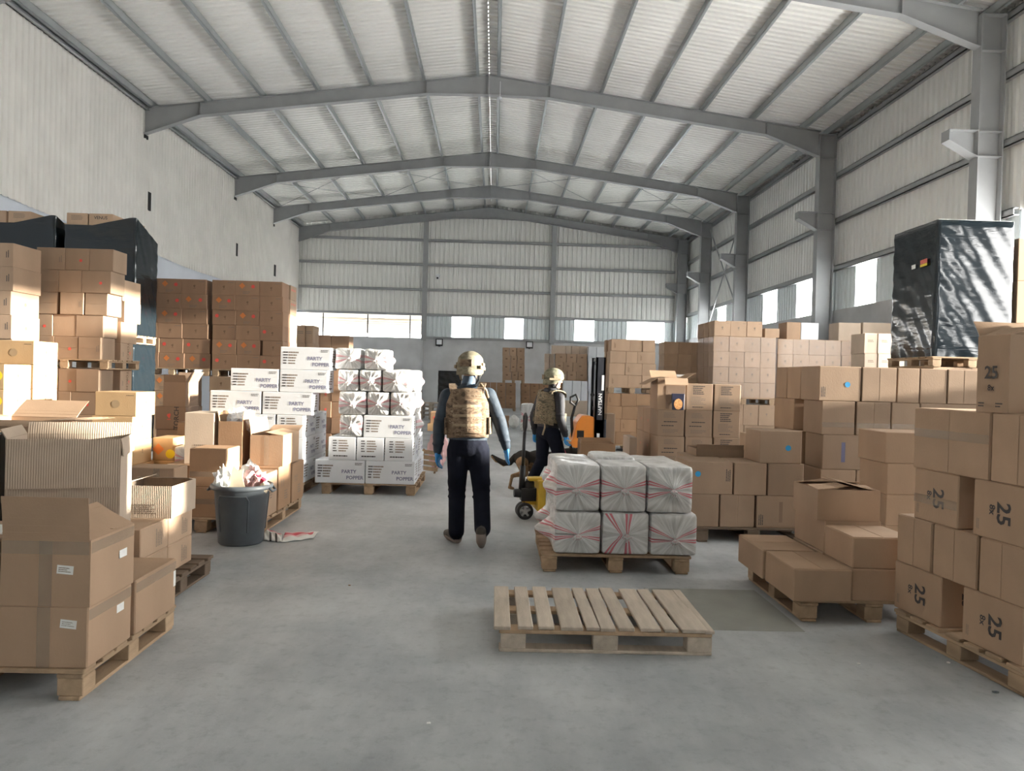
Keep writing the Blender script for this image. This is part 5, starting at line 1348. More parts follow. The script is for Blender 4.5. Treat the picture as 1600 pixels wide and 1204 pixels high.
for k in range(3): bag(XQ-.38, XQ+.0, YB1+.5, YB1+1.1, z3[2]+.29*k, z3[2]+.29*(k+1), 'sunlit white bag on rear right flank of front white stack, %s' % ('lowest', 'middle', 'topmost')[k], G, 80+k, rk=.05, kn=0, lump=.006)
# --- bundles beside the golden column
G = 'grey plastic bundles by the golden column'
bag(xat(240, 9.5, .7), xat(271, 9.5, .7), 9.46, 9.70, .86-.30, .80, 'grey plastic bundle lying behind the small diamond carton', G, 91, kn=0) if False else None
bag(xat(272, 8.8, .6), xat(306, 8.8, .6), 8.8, 9.3, .36, .62, 'grey plastic bundle with dark stripes between golden and grey-white cartons', G, 92, kn=0)
bag(xat(268, 8.78, .3), xat(308, 8.78, .3), 8.78, 9.32, .10, .36, 'flat plastic bundle under the dark-striped one', G, 93, kn=0, style='v')
carton(xat(268, 8.78, .1), xat(308, 8.78, .1), 8.8, 9.3, 0, .10, 'kraft', 'flat carton on the floor under the plastic bundles', 'cartons under the plastic bundles')
# clear plastic bag in the tall open carton
def clear_mat(name, tint, op, rough=.12):
    m, t, p = nodes(name); N, L = t.nodes, t.links
    tr = N.new('ShaderNodeBsdfTransparent'); mx = N.new('ShaderNodeMixShader'); mx.inputs[0].default_value = op
    p.inputs['Base Color'].default_value = (*tint, 1); p.inputs['Roughness'].default_value = rough
    L.new(tr.outputs[0], mx.inputs[1]); L.new(p.outputs[0], mx.inputs[2]); L.new(mx.outputs[0], N['Material Output'].inputs[0]); return m
CLR = clear_mat('clear_plastic', (.85,.9,.95), .45); FILM = clear_mat('clear_film', (.75,.76,.80), .13, .2)
def crumple(name, c, r, mt, label, cat, seed, parent=None, sub=3, am=.35, flat=1.0):
    bm = bmesh.new(); bmesh.ops.create_icosphere(bm, subdivisions=sub, radius=1); rr = random.Random(seed); ks = [Vector((rr.gauss(0, 1), rr.gauss(0, 1), rr.gauss(0, 1))).normalized()*rr.uniform(3, 11) for _ in range(7)]; ps = [rr.uniform(0, 6) for _ in range(7)]
    for v in bm.verts:
        s = 1+am*(1.3*sum(abs(math.sin(k.dot(v.co)+p)) for k, p in zip(ks[:3], ps))/3-.85+rr.uniform(-.14, .14))
        v.co = Vector((v.co.x*r[0], v.co.y*r[1], v.co.z*r[2]))*s
    zmin = min(v.co.z for v in bm.verts)
    for v in bm.verts: v.co.z -= zmin
    me = bpy.data.meshes.new(name); bm.to_mesh(me); bm.free(); me.materials.append(mt)
    o = link(name, me, parent, c)
    if parent is None: tag(o, label, cat)
    return o
crumple('clear_bag', (-2.60, 7.70, .86), (.13, .15, .13), CLR, 'clear plastic bag bulging out of the tall open brown carton', 'bag', 5, am=.7)

# ================================================================ clear film round the carton loads
def film_round(x0, x1, y0, y1, z0, z1, lab, seed):
    return wrap_shell('clear_film', x0, x1, y0, y1, z0, lambda x, y: z1, lab, 'clear stretch film round carton loads', FILM, .004, seed, 20, 'film')
film_round(XF-.02, xat(1213.5, Yf, 2)+.0, Yf-.04, Yf+1.32, 1.24, 2.58, 'clear stretch film round the tall wrapped load right of centre', 3)
film_round(xat(1214.5, Yf, 2)+.012, xat(1340, Yf, 2)+.03, Yf-.04, Yf+.5, 1.56, 2.56, 'clear stretch film round the second wrapped load by right wall', 4)

# ================================================================ bin with rubbish, mat on the floor
bx, by = xat(378, 6.67, .3), 6.66
t = empty('rubbish_bin', (bx, by, 0)); tag(t, 'dark grey plastic bin full of rubbish in front of cartons', 'bin')
b = MB(); b.lathe([(0, .004), (.18, .0), (.192, .012), (.235, .50), (.24, .505), (.228, .505), (.185, .03), (0, .03)], seg=40); b.build('body', MAT['plastic_grey'], t, smooth=True)
b = MB(); b.lathe([(.232, .485), (.262, .487), (.268, .500), (.266, .522), (.25, .53), (.236, .522), (.232, .485)], seg=40); b.build('rim', MAT['plastic_grey'], t, smooth=True)
for k, a0 in enumerate((-PI/2-.05, PI*.85, PI*.28)):
    b = MB()
    def rp(a, z, o): rr = .192+(.235-.192)*(z/.5)+o; return (rr*math.cos(a), rr*math.sin(a), z)
    loop = [(a0-.62, .12), (a0-.62, .40), (a0-.52, .44), (a0+.52, .44), (a0+.62, .40), (a0+.62, .12)]
    pts = []
    for i in range(len(loop)-1):
        for q in range(8):
            f_ = q/8; pts.append(rp(loop[i][0]+(loop[i+1][0]-loop[i][0])*f_, loop[i][1]+(loop[i+1][1]-loop[i][1])*f_, .001))
    pts.append(rp(*loop[-1], .001)); b.tube(pts, .006, 6); b.build('panel_rib', MAT['plastic_grey'], t, smooth=True)
for s_ in (-1, 1):
    b = MB(); b.tube([(s_*.255, -.06, .50), (s_*.285, -.045, .47), (s_*.285, .045, .47), (s_*.255, .06, .50)], .011, 8); b.build('handle', MAT['plastic_grey'], t, smooth=True)
mat('paper_white', (.78,.78,.75), .7, 0, .06, 14); mat('paper_cream', (.72,.62,.46), .75, 0, .08, 10); mat('pack_red', (.62,.045,.09), .45); mat('pack_pink', (.75,.50,.50), .6, 0, .1, 8)
G = 'rubbish in the bin'
def rub(o): o['group'] = G; return o
rub(crumple('crumpled_paper', (bx-.15, by-.06, .42), (.075, .07, .11), MAT['paper_white'], 'crumpled white paper at the left of the bin', 'paper', 7, am=.8))
b = MB(); b.prism([(-.07, 0, 0), (.065, 0, 0), (.075, .0, .10), (.05, .0, .20), (.055, .0, .27), (.01, .0, .255), (-.03, .0, .30), (-.05, .0, .22), (-.075, .0, .12)], (0, .006, 0)); b.prism([(.065, 0, 0), (.10, -.05, .0), (.105, -.055, .12), (.075, 0, .10)], (.004, .004, 0))
o = b.build('torn_cardboard', MAT['paper_cream']); o.location = (bx-.03, by-.07, .40); o.rotation_euler = (.12, .05, .1); tag(o, 'torn cream cardboard piece standing up in the bin', 'cardboard', G)
rub(crumple('crumpled_paper', (bx+.10, by+.03, .40), (.10, .08, .12), MAT['pack_pink'], 'pinkish crumpled packaging in the middle of the bin', 'paper', 11, am=.8))
rub(crumple('crumpled_foil', (bx+.03, by+.10, .42), (.07, .06, .13), MAT['paper_white'], 'thin white wrapping at the back of the bin', 'paper', 13, am=.8))
b = MB(); b.box(-.075, .075, -.02, .02, 0, .05); o = b.build('red_packet', MAT['pack_red'], bevel=.003); o.location = (bx+.13, by+.0, .56); o.rotation_euler = (.2, .5, -.2); tag(o, 'red packet lying on top of the rubbish in the bin', 'packet', G)
b = MB(); b.box(-.05, .05, -.0225, -.0205, .012, .032); q = b.build('label_strip', MAT['pack_pink'], o)
rub(crumple('crumpled_paper', (bx+.215, by-.04, .45), (.04, .05, .05), MAT['paper_cream'], 'cream paper scrap spilling over the right of the bin rim', 'paper', 15))
# striped mat
def mat_piece(name, pts, label, seed, stripes):
    rr = random.Random(seed); n, m_ = 24, 10; mb = MB(); base = 0
    A, B, C_, D_ = [Vector(p) for p in pts]
    for i in range(n+1):
        for j in range(m_+1):
            u, v = i/n, j/m_; p = (A*(1-u)+B*u)*(1-v)+(D_*(1-u)+C_*u)*v
            mb.v.append((p.x, p.y, .006+.018*abs(math.sin(u*7+v*3+seed))*(.4+.6*math.sin(v*PI))))
    for i in range(n):
        for j in range(m_):
            k = i*(m_+1)+j; mb.f.append((k, k+m_+1, k+m_+2, k+1)); mb.m.append(stripes(i/n, j/m_))
    me = mb.mesh(name, [MAT['paper_white'], MAT['ink'], MAT['pack_red'], MAT['pack_pink']], smooth=True, fix=False)
    o = link(name, me); md = o.modifiers.new('s', 'SOLIDIFY'); md.thickness = .004; tag(o, label, 'mat', 'striped sacks on the floor'); return o
gp = lambda u, v: (lambda d: Vector((d.x*(-EYE/d.z), d.y*(-EYE/d.z), 0)))(FW+RT*((u-800)/FPX)+UP*(-(v-602)/FPX))
mat_piece('striped_sack', [gp(413, 845), gp(440, 848), gp(440, 836), gp(413, 826)], 'white sack with black stripes lying beside the bin', 1, lambda u, v: 1 if (.25 < u < .4 or .6 < u < .75) and v < .75 else (2 if v > .8 else 0))
mat_piece('striped_sack', [gp(440, 848), gp(490, 842), gp(498, 832), gp(446, 833)], 'flat white and red sack lying on the open floor by the bin', 2, lambda u, v: 2 if .55 < v < .85 and u < .85 else (3 if v > .35 and u < .7 else 0))
for k, (u, v, mt) in enumerate(((670, 1131, 'paper_white'), (1555, 1082, 'plastic_grey'), (1342, 1038, 'paper_white'), (1482, 1036, 'paper_white'), (546, 915, 'kraft_grey'))):
    p = gp(u, v); o = crumple('litter_scrap', (p.x, p.y, 0), (.012+.008*(k == 1), .01, .005), MAT[mt], ['tiny white scrap on the floor left of the empty pallet', 'tiny dark scrap on the floor at the right edge', 'tiny white scrap on the floor right of the empty pallet', 'tiny pale scrap on the floor by the right pallet', 'tiny brown scrap on the floor left of the walker'][k], 'litter', 50+k, sub=1); o['group'] = 'litter on the floor'

# ================================================================ pallet jack
mat('jack_yellow', (.66,.43,.045), .45, 0, .08, 10); mat('hub_grey', (.42,.42,.42), .5); mat('scratched_red', (.45,.05,.03), .5)
jx, jy = xat(819, 8.06, .09), 8.06
t = empty('pallet_jack', (jx, jy, 0)); tag(t, 'yellow hand pallet jack with upright black handle behind the striped bundles', 'pallet jack')
for k, dy in enumerate((-.045, .045)):
    b = MB(); b.lathe([(.062, -.03), (.088, -.03), (.092, -.02), (.092, .02), (.088, .03), (.062, .03), (.062, -.03)], (0, dy, .092), 28, axis='y'); w_ = b.build('wheel', MAT['rubber'], t, smooth=True)
    b = MB(); b.lathe([(0, -.028), (.02, -.030), (.02, .030), (0, .028)], (0, dy, .092), 16, axis='y')
    for s_ in range(5):
        a = s_*2*PI/5; T = Matrix.Translation((0, dy, .092)) @ Matrix.Rotation(a, 4, 'Y'); b.box(-.011, .011, -.024, .024, .014, .066, T=T)
    b.build('hub', MAT['hub_grey'], w_)
b = MB(); b.lathe([(0, .20), (.05, .2), (.055, .24), (.055, .40), (.04, .42), (0, .42)], (.05, .0, 0), 20); b.lathe([(0, -.07), (.045, -.07), (.05, 0), (.045, .03), (0, .03)], (-.05, 0, .28), 16, axis='x'); b.box(-.045, .13, -.06, .06, .20, .34); b.build('pump', MAT['black_metal'], t, bevel=.004)
b = MB(); b.box(-.02, .02, -.02, .02, .16, .24); b.box(.0, .16, -.05, .05, .16, .20); b.build('axle_fork', MAT['jack_yellow'], t, bevel=.003)
b = MB(); b.box(.12, .20, -.19, .19, .10, .44); b.box(.03, .2, -.07, .07, .42, .455); b.build('chassis', MAT['jack_yellow'], t, bevel=.008)
b = MB(); b.box(.201, .204, -.1, .1, .2, .35); b.build('decal', MAT['scratched_red'], t)
for dy in (-.17, .17):
    b = MB(); b.box(.18, 1.32, dy-.08, dy+.08, .05, .10); b.lathe([(0, -.03), (.03, -.03), (.03, .03), (0, .03)], (1.15, dy, .031), 14, axis='y'); b.build('fork', MAT['jack_yellow'], t, bevel=.004)
tp = at(821, 652, 8.06)-Vector((jx, jy, 0)); bp_ = Vector((-.035, 0, .31))
b = MB(); b.tube([bp_, bp_.lerp(tp, .34)], [.035, .032], 10); b.tube([bp_.lerp(tp, .33), bp_.lerp(tp, .8)], .018, 10); b.build('tiller', MAT['black_metal'], t, smooth=True)
d_ = (tp-bp_).normalized(); e_ = bp_.lerp(tp, .8)
b = MB(); lp = [e_, e_+d_*.06+Vector((0, -.07, 0)), e_+d_*.17+Vector((0, -.085, 0)), e_+d_*.2, e_+d_*.17+Vector((0, .085, 0)), e_+d_*.06+Vector((0, .07, 0)), e_]
b.tube(lp, .015, 8); b.build('handle_loop', MAT['rubber'], t, smooth=True)
t.rotation_euler = (0, 0, .12)

# ================================================================ orange electric stacker
mat('stacker_orange', (.78,.27,.045), .4, 0, .05, 5); mat('stacker_black', (.022,.025,.035), .45); mat('letter_white', (.8,.82,.85), .5); mat('steel_worn', (.30,.31,.32), .4, .6)
sx, sy = xat(925, 13.0, .6), 13.0
t = empty('electric_stacker', (sx, sy, 0)); tag(t, 'orange electric pallet stacker with black mast beside the second person', 'stacker')
S = 13.0/FPX
b = MB(); b.prism([(-.36, -.30, .36), (0, -.30, .36), (0, -.30, .88), (-.02, -.30, .90), (-.22, -.30, .92), (-.30, -.30, .80), (-.36, -.30, .52), (-.40, -.30, .46)], (0, .62, 0)); b.build('body', MAT['stacker_orange'], t, bevel=.025, bseg=2)
b = MB(); b.box(-.30, -.18, -.305, -.299, .53, .66); b.build('vent', MAT['black_metal'], t)
b = MB(); b.box(0.0, .20, -.32, .36, .06, .86); b.build('battery_case', MAT['stacker_black'], t, bevel=.01)
b = MB(); b.box(.04, .09, -.324, -.319, .55, .62); b.build('badge', MAT['letter_white'], t)
for y0 in (-.32, .22):
    b = MB(); b.box(.0, .16, y0, y0+.035, .05, 1.93); b.box(.0, .03, y0, y0+.1, .05, 1.93); b.box(.13, .16, y0, y0+.1, .05, 1.93); b.build('mast_rail', MAT['stacker_black'], t)
b = MB(); b.box(.02, .14, -.24, .24, 1.86, 1.92); b.box(.02, .1, -.24, .24, 1.0, 1.06); b.build('mast_crossbar', MAT['stacker_black'], t)
b = MB(); b.tube([(.05, -.02, .5), (.05, -.02, 1.8)], .04, 12); b.build('lift_cylinder', MAT['steel_worn'], t, smooth=True)
b = MB(); b.tube([(.10, -.1, .4), (.10, -.1, 1.85)], .012, 6); b.tube([(.10, .1, .4), (.10, .1, 1.85)], .012, 6); b.build('lift_chain', MAT['steel_worn'], t)
o = link('lettering', text_mesh('NAFTSAN', .085, 'letter_white'), t); o.matrix_local = Matrix.Translation((.085, -.323, 1.12)) @ Matrix.Rotation(PI/2, 4, 'X') @ Matrix.Rotation(PI/2, 4, 'Z')
b = MB(); b.box(.10, .14, -.324, -.321, 1.36, 1.62); b.build('rating_plate', MAT['letter_white'], t)
b = MB(); b.tube([(-.05, -.26, 1.30), (-.05, -.3, 1.18)], .012, 6); b.lathe([(0, -.02), (.035, -.02), (.035, .02), (0, .02)], (-.05, -.28, 1.28), 12, axis='y'); b.build('release_lever', MAT['black_metal'], t)
b = MB(); b.tube([(-.34, 0, .50), (-.37, 0, .85), (-.31, 0, 1.08)], [.03, .026, .022], 10); b.build('tiller', MAT['black_metal'], t, smooth=True)
b = MB(); b.tube([(-.31, -.02, 1.08), (-.40, -.03, 1.13), (-.40, -.03, 1.22), (-.31, -.03, 1.27), (-.26, -.03, 1.18), (-.31, -.02, 1.08)], .022, 8); b.build('handle_loop', MAT['scratched_red'] if False else MAT['rubber'], t, smooth=True)
for dy in (-.24, .2):
    b = MB(); b.box(.2, 1.25, dy-.06, dy+.08, .07, .12); b.build('fork', MAT['steel_worn'], t, bevel=.004)
for (wx, wy) in ((-.2, -.2), (-.2, .22), (1.1, -.24), (1.1, .2)):
    b = MB(); b.lathe([(0, -.03), (.07, -.03), (.07, .03), (0, .03)], (wx, wy, .0701), 18, axis='y') if wx < 0 else b.lathe([(0, -.03), (.034, -.03), (.034, .03), (0, .03)], (wx, wy, .0341), 14, axis='y'); b.build('wheel', MAT['rubber'], t)
b = MB(); b.box(-.3, .0, -.26, .28, .10, .36); b.build('drive_housing', MAT['stacker_black'], t, bevel=.01)
# load backrest / grey bundle beyond the mast
carton(sx+.24, sx+.40, 12.98, 13.26, .121, .95, 'kraft_grey', 'slim grey carton on the stacker forks', 'goods by the stacker')

# ================================================================ odds behind the front white stack and far floor
G = 'loose goods behind the front white stack'
c = carton(-1.02, -.80, 12.0, 12.3, .76, .95, 'kraft', 'small brown carton with red print on the clutter behind white stack', G, marks=[('red_print', mesh2d('rect', .12, .04, 'red_dot'), 'front', 0, .5)])
carton(-1.06, -.78, 11.98, 12.32, .64, .76, 'kraft_yellow', 'flat yellow carton under the small red-printed one', G)
crumple('pink_bag', (-.90, 12.15, 0), (.15, .16, .31), MAT['pack_pink'], 'pale pink sack standing behind the front white stack', 'sack', 23, am=.5)
t = empty('wooden_crate_panel', (-1.02, 11.6, 0)); tag(t, 'small broken slatted wooden panel leaning behind the front white stack', 'panel')
for k in range(4):
    b = MB(); b.box(-.14, .16, -.01, .01, .05+.085*k, .11+.085*k); b.build('slat', MAT['wood'], t)
for x in (-.1, .12): b = MB(); b.box(x-.015, x+.015, .01, .03, 0, .38); b.build('batten', MAT['wood'], t)
t.rotation_euler = (-.18, .12, 0)
crumple('white_sack', (xat(803, 22.5, .2), 22.5, 0), (.17, .17, .20), MAT['paper_white'], 'white hexagonal-looking sack on the far floor beside a small brown box', 'sack', 27, am=.3, sub=2)
carton(xat(788, 22.7, .2), xat(796, 22.7, .2), 22.7, 23.0, 0, .36, 'kraft', 'small brown box on the far floor beside the white sack', 'goods on the far floor')
bag(xat(814, 21.5, .4), xat(833, 21.5, .4), 21.5, 21.85, 0, .78, 'tall white sack standing left of the second person far behind', None, 97, kn=.03, lump=.03)
# ================================================================ people and dog
import numpy as np
def cap_pts(mb, a, b, ra, rb, seg=14):
    a, b = Vector(a), Vector(b); t = (b-a); L_ = t.length; t = t.normalized() if L_ > 1e-6 else Vector((0, 0, 1))
    pts = [a-t*ra*math.cos(k*PI/8) for k in range(0, 4)]+[a]
    rs = [max(.002, ra*math.sin(k*PI/8)) for k in range(0, 4)]+[ra]
    pts += [b]+[b+t*rb*math.sin(k*PI/8) for k in range(1, 5)]
    rs += [rb]+[max(.002, rb*math.cos(k*PI/8)) for k in range(1, 5)]
    mb.tube(pts, rs, seg)
def organic(name, prims, mats, voxel=.009, smooth=6, parent=None, factor=.5):
    mb = MB()
    for pr in prims:
        if pr[0] == 'cap': cap_pts(mb, pr[1], pr[2], pr[3], pr[4])
        else: mb.ell(pr[1], pr[2], pr[4] if len(pr) > 4 else None, 20, 14)
    me = bpy.data.meshes.new(name+'_base'); me.from_pydata(mb.v, [], mb.f)
    bm = bmesh.new(); bm.from_mesh(me); bmesh.ops.remove_doubles(bm, verts=bm.verts, dist=1e-5); bmesh.ops.recalc_face_normals(bm, faces=bm.faces); bm.to_mesh(me); bm.free()
    ob = bpy.data.objects.new('tmp', me); COL.objects.link(ob)
    r = ob.modifiers.new('r', 'REMESH'); r.mode = 'VOXEL'; r.voxel_size = voxel
    s = ob.modifiers.new('s', 'SMOOTH'); s.iterations = smooth; s.factor = factor
    dg = bpy.context.evaluated_depsgraph_get(); out = bpy.data.meshes.new_from_object(ob.evaluated_get(dg)); bpy.data.objects.remove(ob)
    out.name = name; out.materials.clear()
    for m in mats: out.materials.append(m)
    n = len(out.polygons); cen = np.zeros(n*3); out.polygons.foreach_get('center', cen); cen = cen.reshape(-1, 3)
    best = np.full(n, 1e9); mi = np.zeros(n, int)
    for pr in prims:
        m = pr[5] if pr[0] == 'cap' else pr[3]
        if m is None: continue
        if pr[0] == 'cap':
            a, b = np.array(pr[1]), np.array(pr[2]); d = b-a; L2 = max(1e-9, d.dot(d)); t = np.clip(((cen-a)@d)/L2, 0, 1)
            dist = np.linalg.norm(cen-(a+t[:, None]*d), axis=1)-(pr[3]+(pr[4]-pr[3])*t)
        else:
            q = (cen-np.array(pr[1])); 
            if len(pr) > 4: q = q@np.array(pr[4])
            k = np.linalg.norm(q/np.array(pr[2]), axis=1); dist = (k-1)*min(pr[2])
        w = dist < best; best[w] = dist[w]; mi[w] = m
    out.polygons.foreach_set('material_index', mi); out.polygons.foreach_set('use_smooth', [True]*n); out.update()
    return link(name, out, parent)
mat('trousers_navy', (.009,.011,.02), .92, 0, .2, 9, .5, 18, 0, .15); mat('jacket_blue', (.035,.05,.07), .7, 0, .2, 10, .6, 16, 0, .3)
mat('jacket_black', (.012,.013,.019), .75, 0, .12, 12, .25, 30); mat('skin', (.50,.27,.19), .55, 0, .05, 20); mat('glove_blue', (.035,.26,.62), .4, 0, .08, 25, .1, 60)
mat('shoe_dark', (.045,.04,.035), .6, 0, .1, 30); mat('shoe_pale', (.30,.24,.21), .6); mat('sole', (.10,.09,.075), .85, 0, .2, 60, .3, 90); mat('gaiter', (.075,.115,.17), .8, 0, .1, 20, .2, 50)
mat('webbing', (.30,.235,.155), .85, 0, .15, 40); mat('strap_dark', (.02,.02,.02), .7); mat('hair_dark', (.02,.015,.012), .7)
def camo(name, cols, sc):
    m, t, p = nodes(name); N, L = t.nodes, t.links; tc = N.new('ShaderNodeTexCoord'); mp = N.new('ShaderNodeMapping'); mp.inputs['Scale'].default_value = (1, 1, 1.7); L.new(tc.outputs['Object'], mp.inputs[0])
    n = N.new('ShaderNodeTexNoise'); n.inputs['Scale'].default_value = sc; n.inputs['Detail'].default_value = 3.5; L.new(mp.outputs[0], n.inputs[0])
    r = N.new('ShaderNodeValToRGB'); r.color_ramp.interpolation = 'CONSTANT'
    for i, (pos, c) in enumerate(cols):
        e = r.color_ramp.elements[i] if i < 2 else r.color_ramp.elements.new(pos)
        e.position = pos; e.color = (*c, 1)
    L.new(n.outputs[0], r.inputs[0]); L.new(r.outputs[0], p.inputs['Base Color']); p.inputs['Roughness'].default_value = .82
    b = N.new('ShaderNodeBump'); b.inputs['Strength'].default_value = .3; b.inputs['Distance'].default_value = .005; nb = N.new('ShaderNodeTexNoise'); nb.inputs['Scale'].default_value = 60; L.new(tc.outputs['Object'], nb.inputs[0]); L.new(nb.outputs[0], b.inputs['Height']); L.new(b.outputs[0], p.inputs['Normal']); return m
VESTM = camo('camo_tan', [(0, (.075,.05,.032)), (.40, (.165,.112,.07)), (.50, (.225,.16,.105)), (.58, (.13,.085,.052)), (.66, (.29,.225,.155))], 13)
VESTM2 = camo('camo_green', [(0, (.06,.055,.035)), (.40, (.14,.112,.07)), (.50, (.195,.155,.10)), (.58, (.09,.08,.046)), (.66, (.235,.195,.13))], 13)
HELM1 = camo('helmet_tan', [(0, (.13,.118,.08)), (.42, (.185,.165,.115)), (.52, (.215,.195,.14)), (.60, (.16,.145,.10)), (.68, (.24,.215,.16))], 14)
HELM2 = camo('helmet_green', [(0, (.10,.105,.07)), (.42, (.17,.17,.115)), (.52, (.22,.21,.15)), (.60, (.13,.135,.09)), (.68, (.27,.25,.18))], 14)
def hand(wr, d, side_v, curl=.5, spread=1.0, m=3):
    """palm and five bent fingers from wrist wr, pointing along d; side_v = direction in which the thumb sits"""
    d = Vector(d).normalized(); sv = Vector(side_v); sv = (sv-d*sv.dot(d)).normalized(); nv = d.cross(sv)
    P = []; wr = Vector(wr)
    P.append(('cap', wr, wr+d*.035, .027, .030, m))
    for k, (o, l, r) in enumerate(((.030, .072, .0105), (.011, .080, .011), (-.010, .074, .0105), (-.029, .058, .0095))):
        a = wr+d*.02+sv*o*.8; b = wr+d*.088+sv*o*spread; P.append(('cap', a, b, .017, .0125, m))
        c = b+(d*math.cos(curl*.5)+nv*math.sin(curl*.5)+sv*o*2*(spread-1))*l*.5; e = c+(d*math.cos(curl*1.3)+nv*math.sin(curl*1.3))*l*.5
        P += [('cap', b, c, r, r*.95, m), ('cap', c, e, r*.95, r*.8, m)]
    a = wr+d*.025+sv*.022; b = a+(d*.6+sv*.75+nv*.25).normalized()*.038; c = b+(d*.9+sv*.3+nv*.3).normalized()*.032
    P += [('cap', a, b, .016, .012, m), ('cap', b, c, .012, .0095, m)]
    return P
def person(name, loc, yaw, J, label, vestm, helmm, jm, head_turn=0.0, extra=None, sc=1.0, gait=True, tilt=0.0):
    t = empty(name, loc, yaw); tag(t, label, 'person')
    V3 = Vector; g = {k: V3(v) for k, v in J.items() if not isinstance(v, float)}
    Pm = []; TR, JK, SK, GL, SH, SO, GA = range(7)
    mats = [MAT['trousers_navy'], MAT[jm], MAT['skin'], MAT['glove_blue'], MAT['shoe_dark'], MAT['shoe_pale'] if gait else MAT['sole'], MAT['gaiter'] if gait else MAT[jm]]
    pel, chest, neck, head = g['pelvis'], g['chest'], g['neck'], g['head']
    Pm += [('ell', pel+V3((0, -.015, -.02)), (.170, .125, .135), TR), ('ell', pel+V3((0, 0, .05)), (.185, .138, .085), JK), ('ell', pel.lerp(chest, .45), (.165, .115, .16), JK), ('ell', chest, (.185, .125, .20), JK), ('ell', chest+V3((0, -.01, .12)), (.175, .10, .10), JK)]
    Pm += [('cap', chest+V3((0, 0, .14)), neck, .085, .068, JK), ('cap', neck, neck.lerp(head, .45), .064, .060, GA)]
    for s in 'LR':
        sh, el, wr, hip, kn, an, toe = (g[s+k] for k in ('sh', 'el', 'wr', 'hip', 'kn', 'an', 'toe'))
        sx_ = -1 if s == 'L' else 1
        Pm += [('cap', chest+V3((sx_*.07, 0, .13)), sh, .075, .072, JK), ('cap', sh, sh.lerp(el, .5), .076, .068, JK), ('cap', sh.lerp(el, .5), el, .068, .060, JK), ('cap', el, el.lerp(wr, .45), .061, .055, JK), ('cap', el.lerp(wr, .45), wr, .055, .042, JK)]+[('ell', sh.lerp(el, q_), (.071, .071, .02), JK) for q_ in (.45, .62, .8)]+[('ell', el.lerp(wr, q_), (.058, .058, .016), JK) for q_ in (.25, .5, .75)]
        dd = (wr-el).normalized(); Pm += hand(wr+dd*.012, J.get(s+'hd', dd), J.get(s+'th', (0, 1, 0)), J.get(s+'curl', .5), 1.15)
        Pm += [('cap', pel+V3((sx_*.075, -.02, -.03)), hip, .105, .102, TR), ('cap', hip, hip.lerp(kn, .55), .106, .092, TR), ('cap', hip.lerp(kn, .55), kn, .092, .080, TR), ('cap', kn, kn.lerp(an, .4), .078, .076, TR), ('cap', kn.lerp(an, .4), an+V3((0, 0, -.005)), .076, .074, TR)]+[('ell', kn+V3((0, 0, q_)), (.086, .086, .018), TR) for q_ in (-.06, .0, .06)]
        po = hip.lerp(kn, .78)+V3((sx_*.045, 0, 0)); Pm.append(('ell', po, (.045, .07, .085), TR))
        f = (toe-an); fl = V3((f.x, f.y, 0)).normalized(); heel = g.get(s+'heel', an+V3((0, 0, -.06))-fl*.045)
        ball = heel.lerp(toe, .68); up = V3((0, 0, .028))
        Pm += [('cap', an, heel+up*1.0, .045, .038, SH), ('cap', heel+up, ball+up*.9, .046, .048, SH), ('cap', ball+up*.9, toe+up*.7, .048, .034, SH), ('cap', an, ball+up*1.3, .042, .038, SH)]
        Pm += [('cap', heel+V3((0, 0, .008)), ball+V3((0, 0, .008)), .042, .046, SO), ('cap', ball+V3((0, 0, .008)), toe+V3((0, 0, .004)), .046, .032, SO)]
    # head
    Rz = Matrix.Rotation(head_turn, 3, 'Z') @ Matrix.Rotation(tilt, 3, 'X')
    def hp(x, y, z): return head+Rz @ V3((x, y, z))
    Pm += [('ell', hp(0, -.01, .02), (.077, .095, .105), SK, Rz), ('ell', hp(0, .03, -.045), (.056, .06, .065), SK, Rz), ('cap', hp(0, .085, .005), hp(0, .108, -.025), .010, .016, SK), ('cap', hp(-.02, .082, -.062), hp(.02, .082, -.062), .010, .010, SK), ('cap', hp(0, .075, -.098), hp(0, .06, -.105), .018, .016, SK)]
    for s in (-1, 1): Pm += [('ell', hp(s*.078, -.005, -.005), (.011, .022, .032), SK, Rz), ('cap', hp(s*.05, .075, .03), hp(s*.015, .088, .03), .010, .010, SK)]
    Pm.append(('cap', neck.lerp(head, .1), hp(0, -.01, -.08), .062, .060, GA))
    body = organic('body', Pm, mats, .009, 4, t, .4)
    # eyes
    for s in (-1, 1):
        b = MB(); b.ell(hp(s*.031, .083, .012), (.011, .008, .009)); b.build('eye', MAT['hair_dark'], body, smooth=True)
    # helmet
    b = MB(); seg, rings = 32, 14
    Mh = Rz.to_4x4(); Mh.translation = hp(0, -.008, .045)
    for inner in (0, 1):
        base = len(b.v)
        for i in range(rings+1):
            for k in range(seg):
                az = 2*PI*k/seg; fy = math.cos(az)       # +y = forward
                zlow = -.055-.055*max(0, -fy)+.035*max(0, fy)-.030*abs(math.sin(az))**2
                ph = PI/2*i/rings; R_ = (.124, .148, .124) if not inner else (.112, .136, .112)
                zz = R_[2]*math.cos(ph*1.0) if i < rings else 0
                q = V3((R_[0]*math.sin(ph)*math.sin(az), R_[1]*math.sin(ph)*math.cos(az), R_[2]*math.cos(ph)))
                if i > rings*.72: f_ = (i/rings-.72)/.28; q.z = q.z*(1-f_)+zlow*f_; q.x *= 1-.02*f_; q.y *= 1-.02*f_
                b.v.append(tuple(Mh @ q))
        for i in range(rings):
            for k in range(seg):
                j = (k+1) % seg; b.f.append((base+i*seg+k, base+(i+1)*seg+k, base+(i+1)*seg+j, base+i*seg+j)); b.m.append(0)
    o1, o2 = rings*seg, (rings+1)*seg+rings*seg
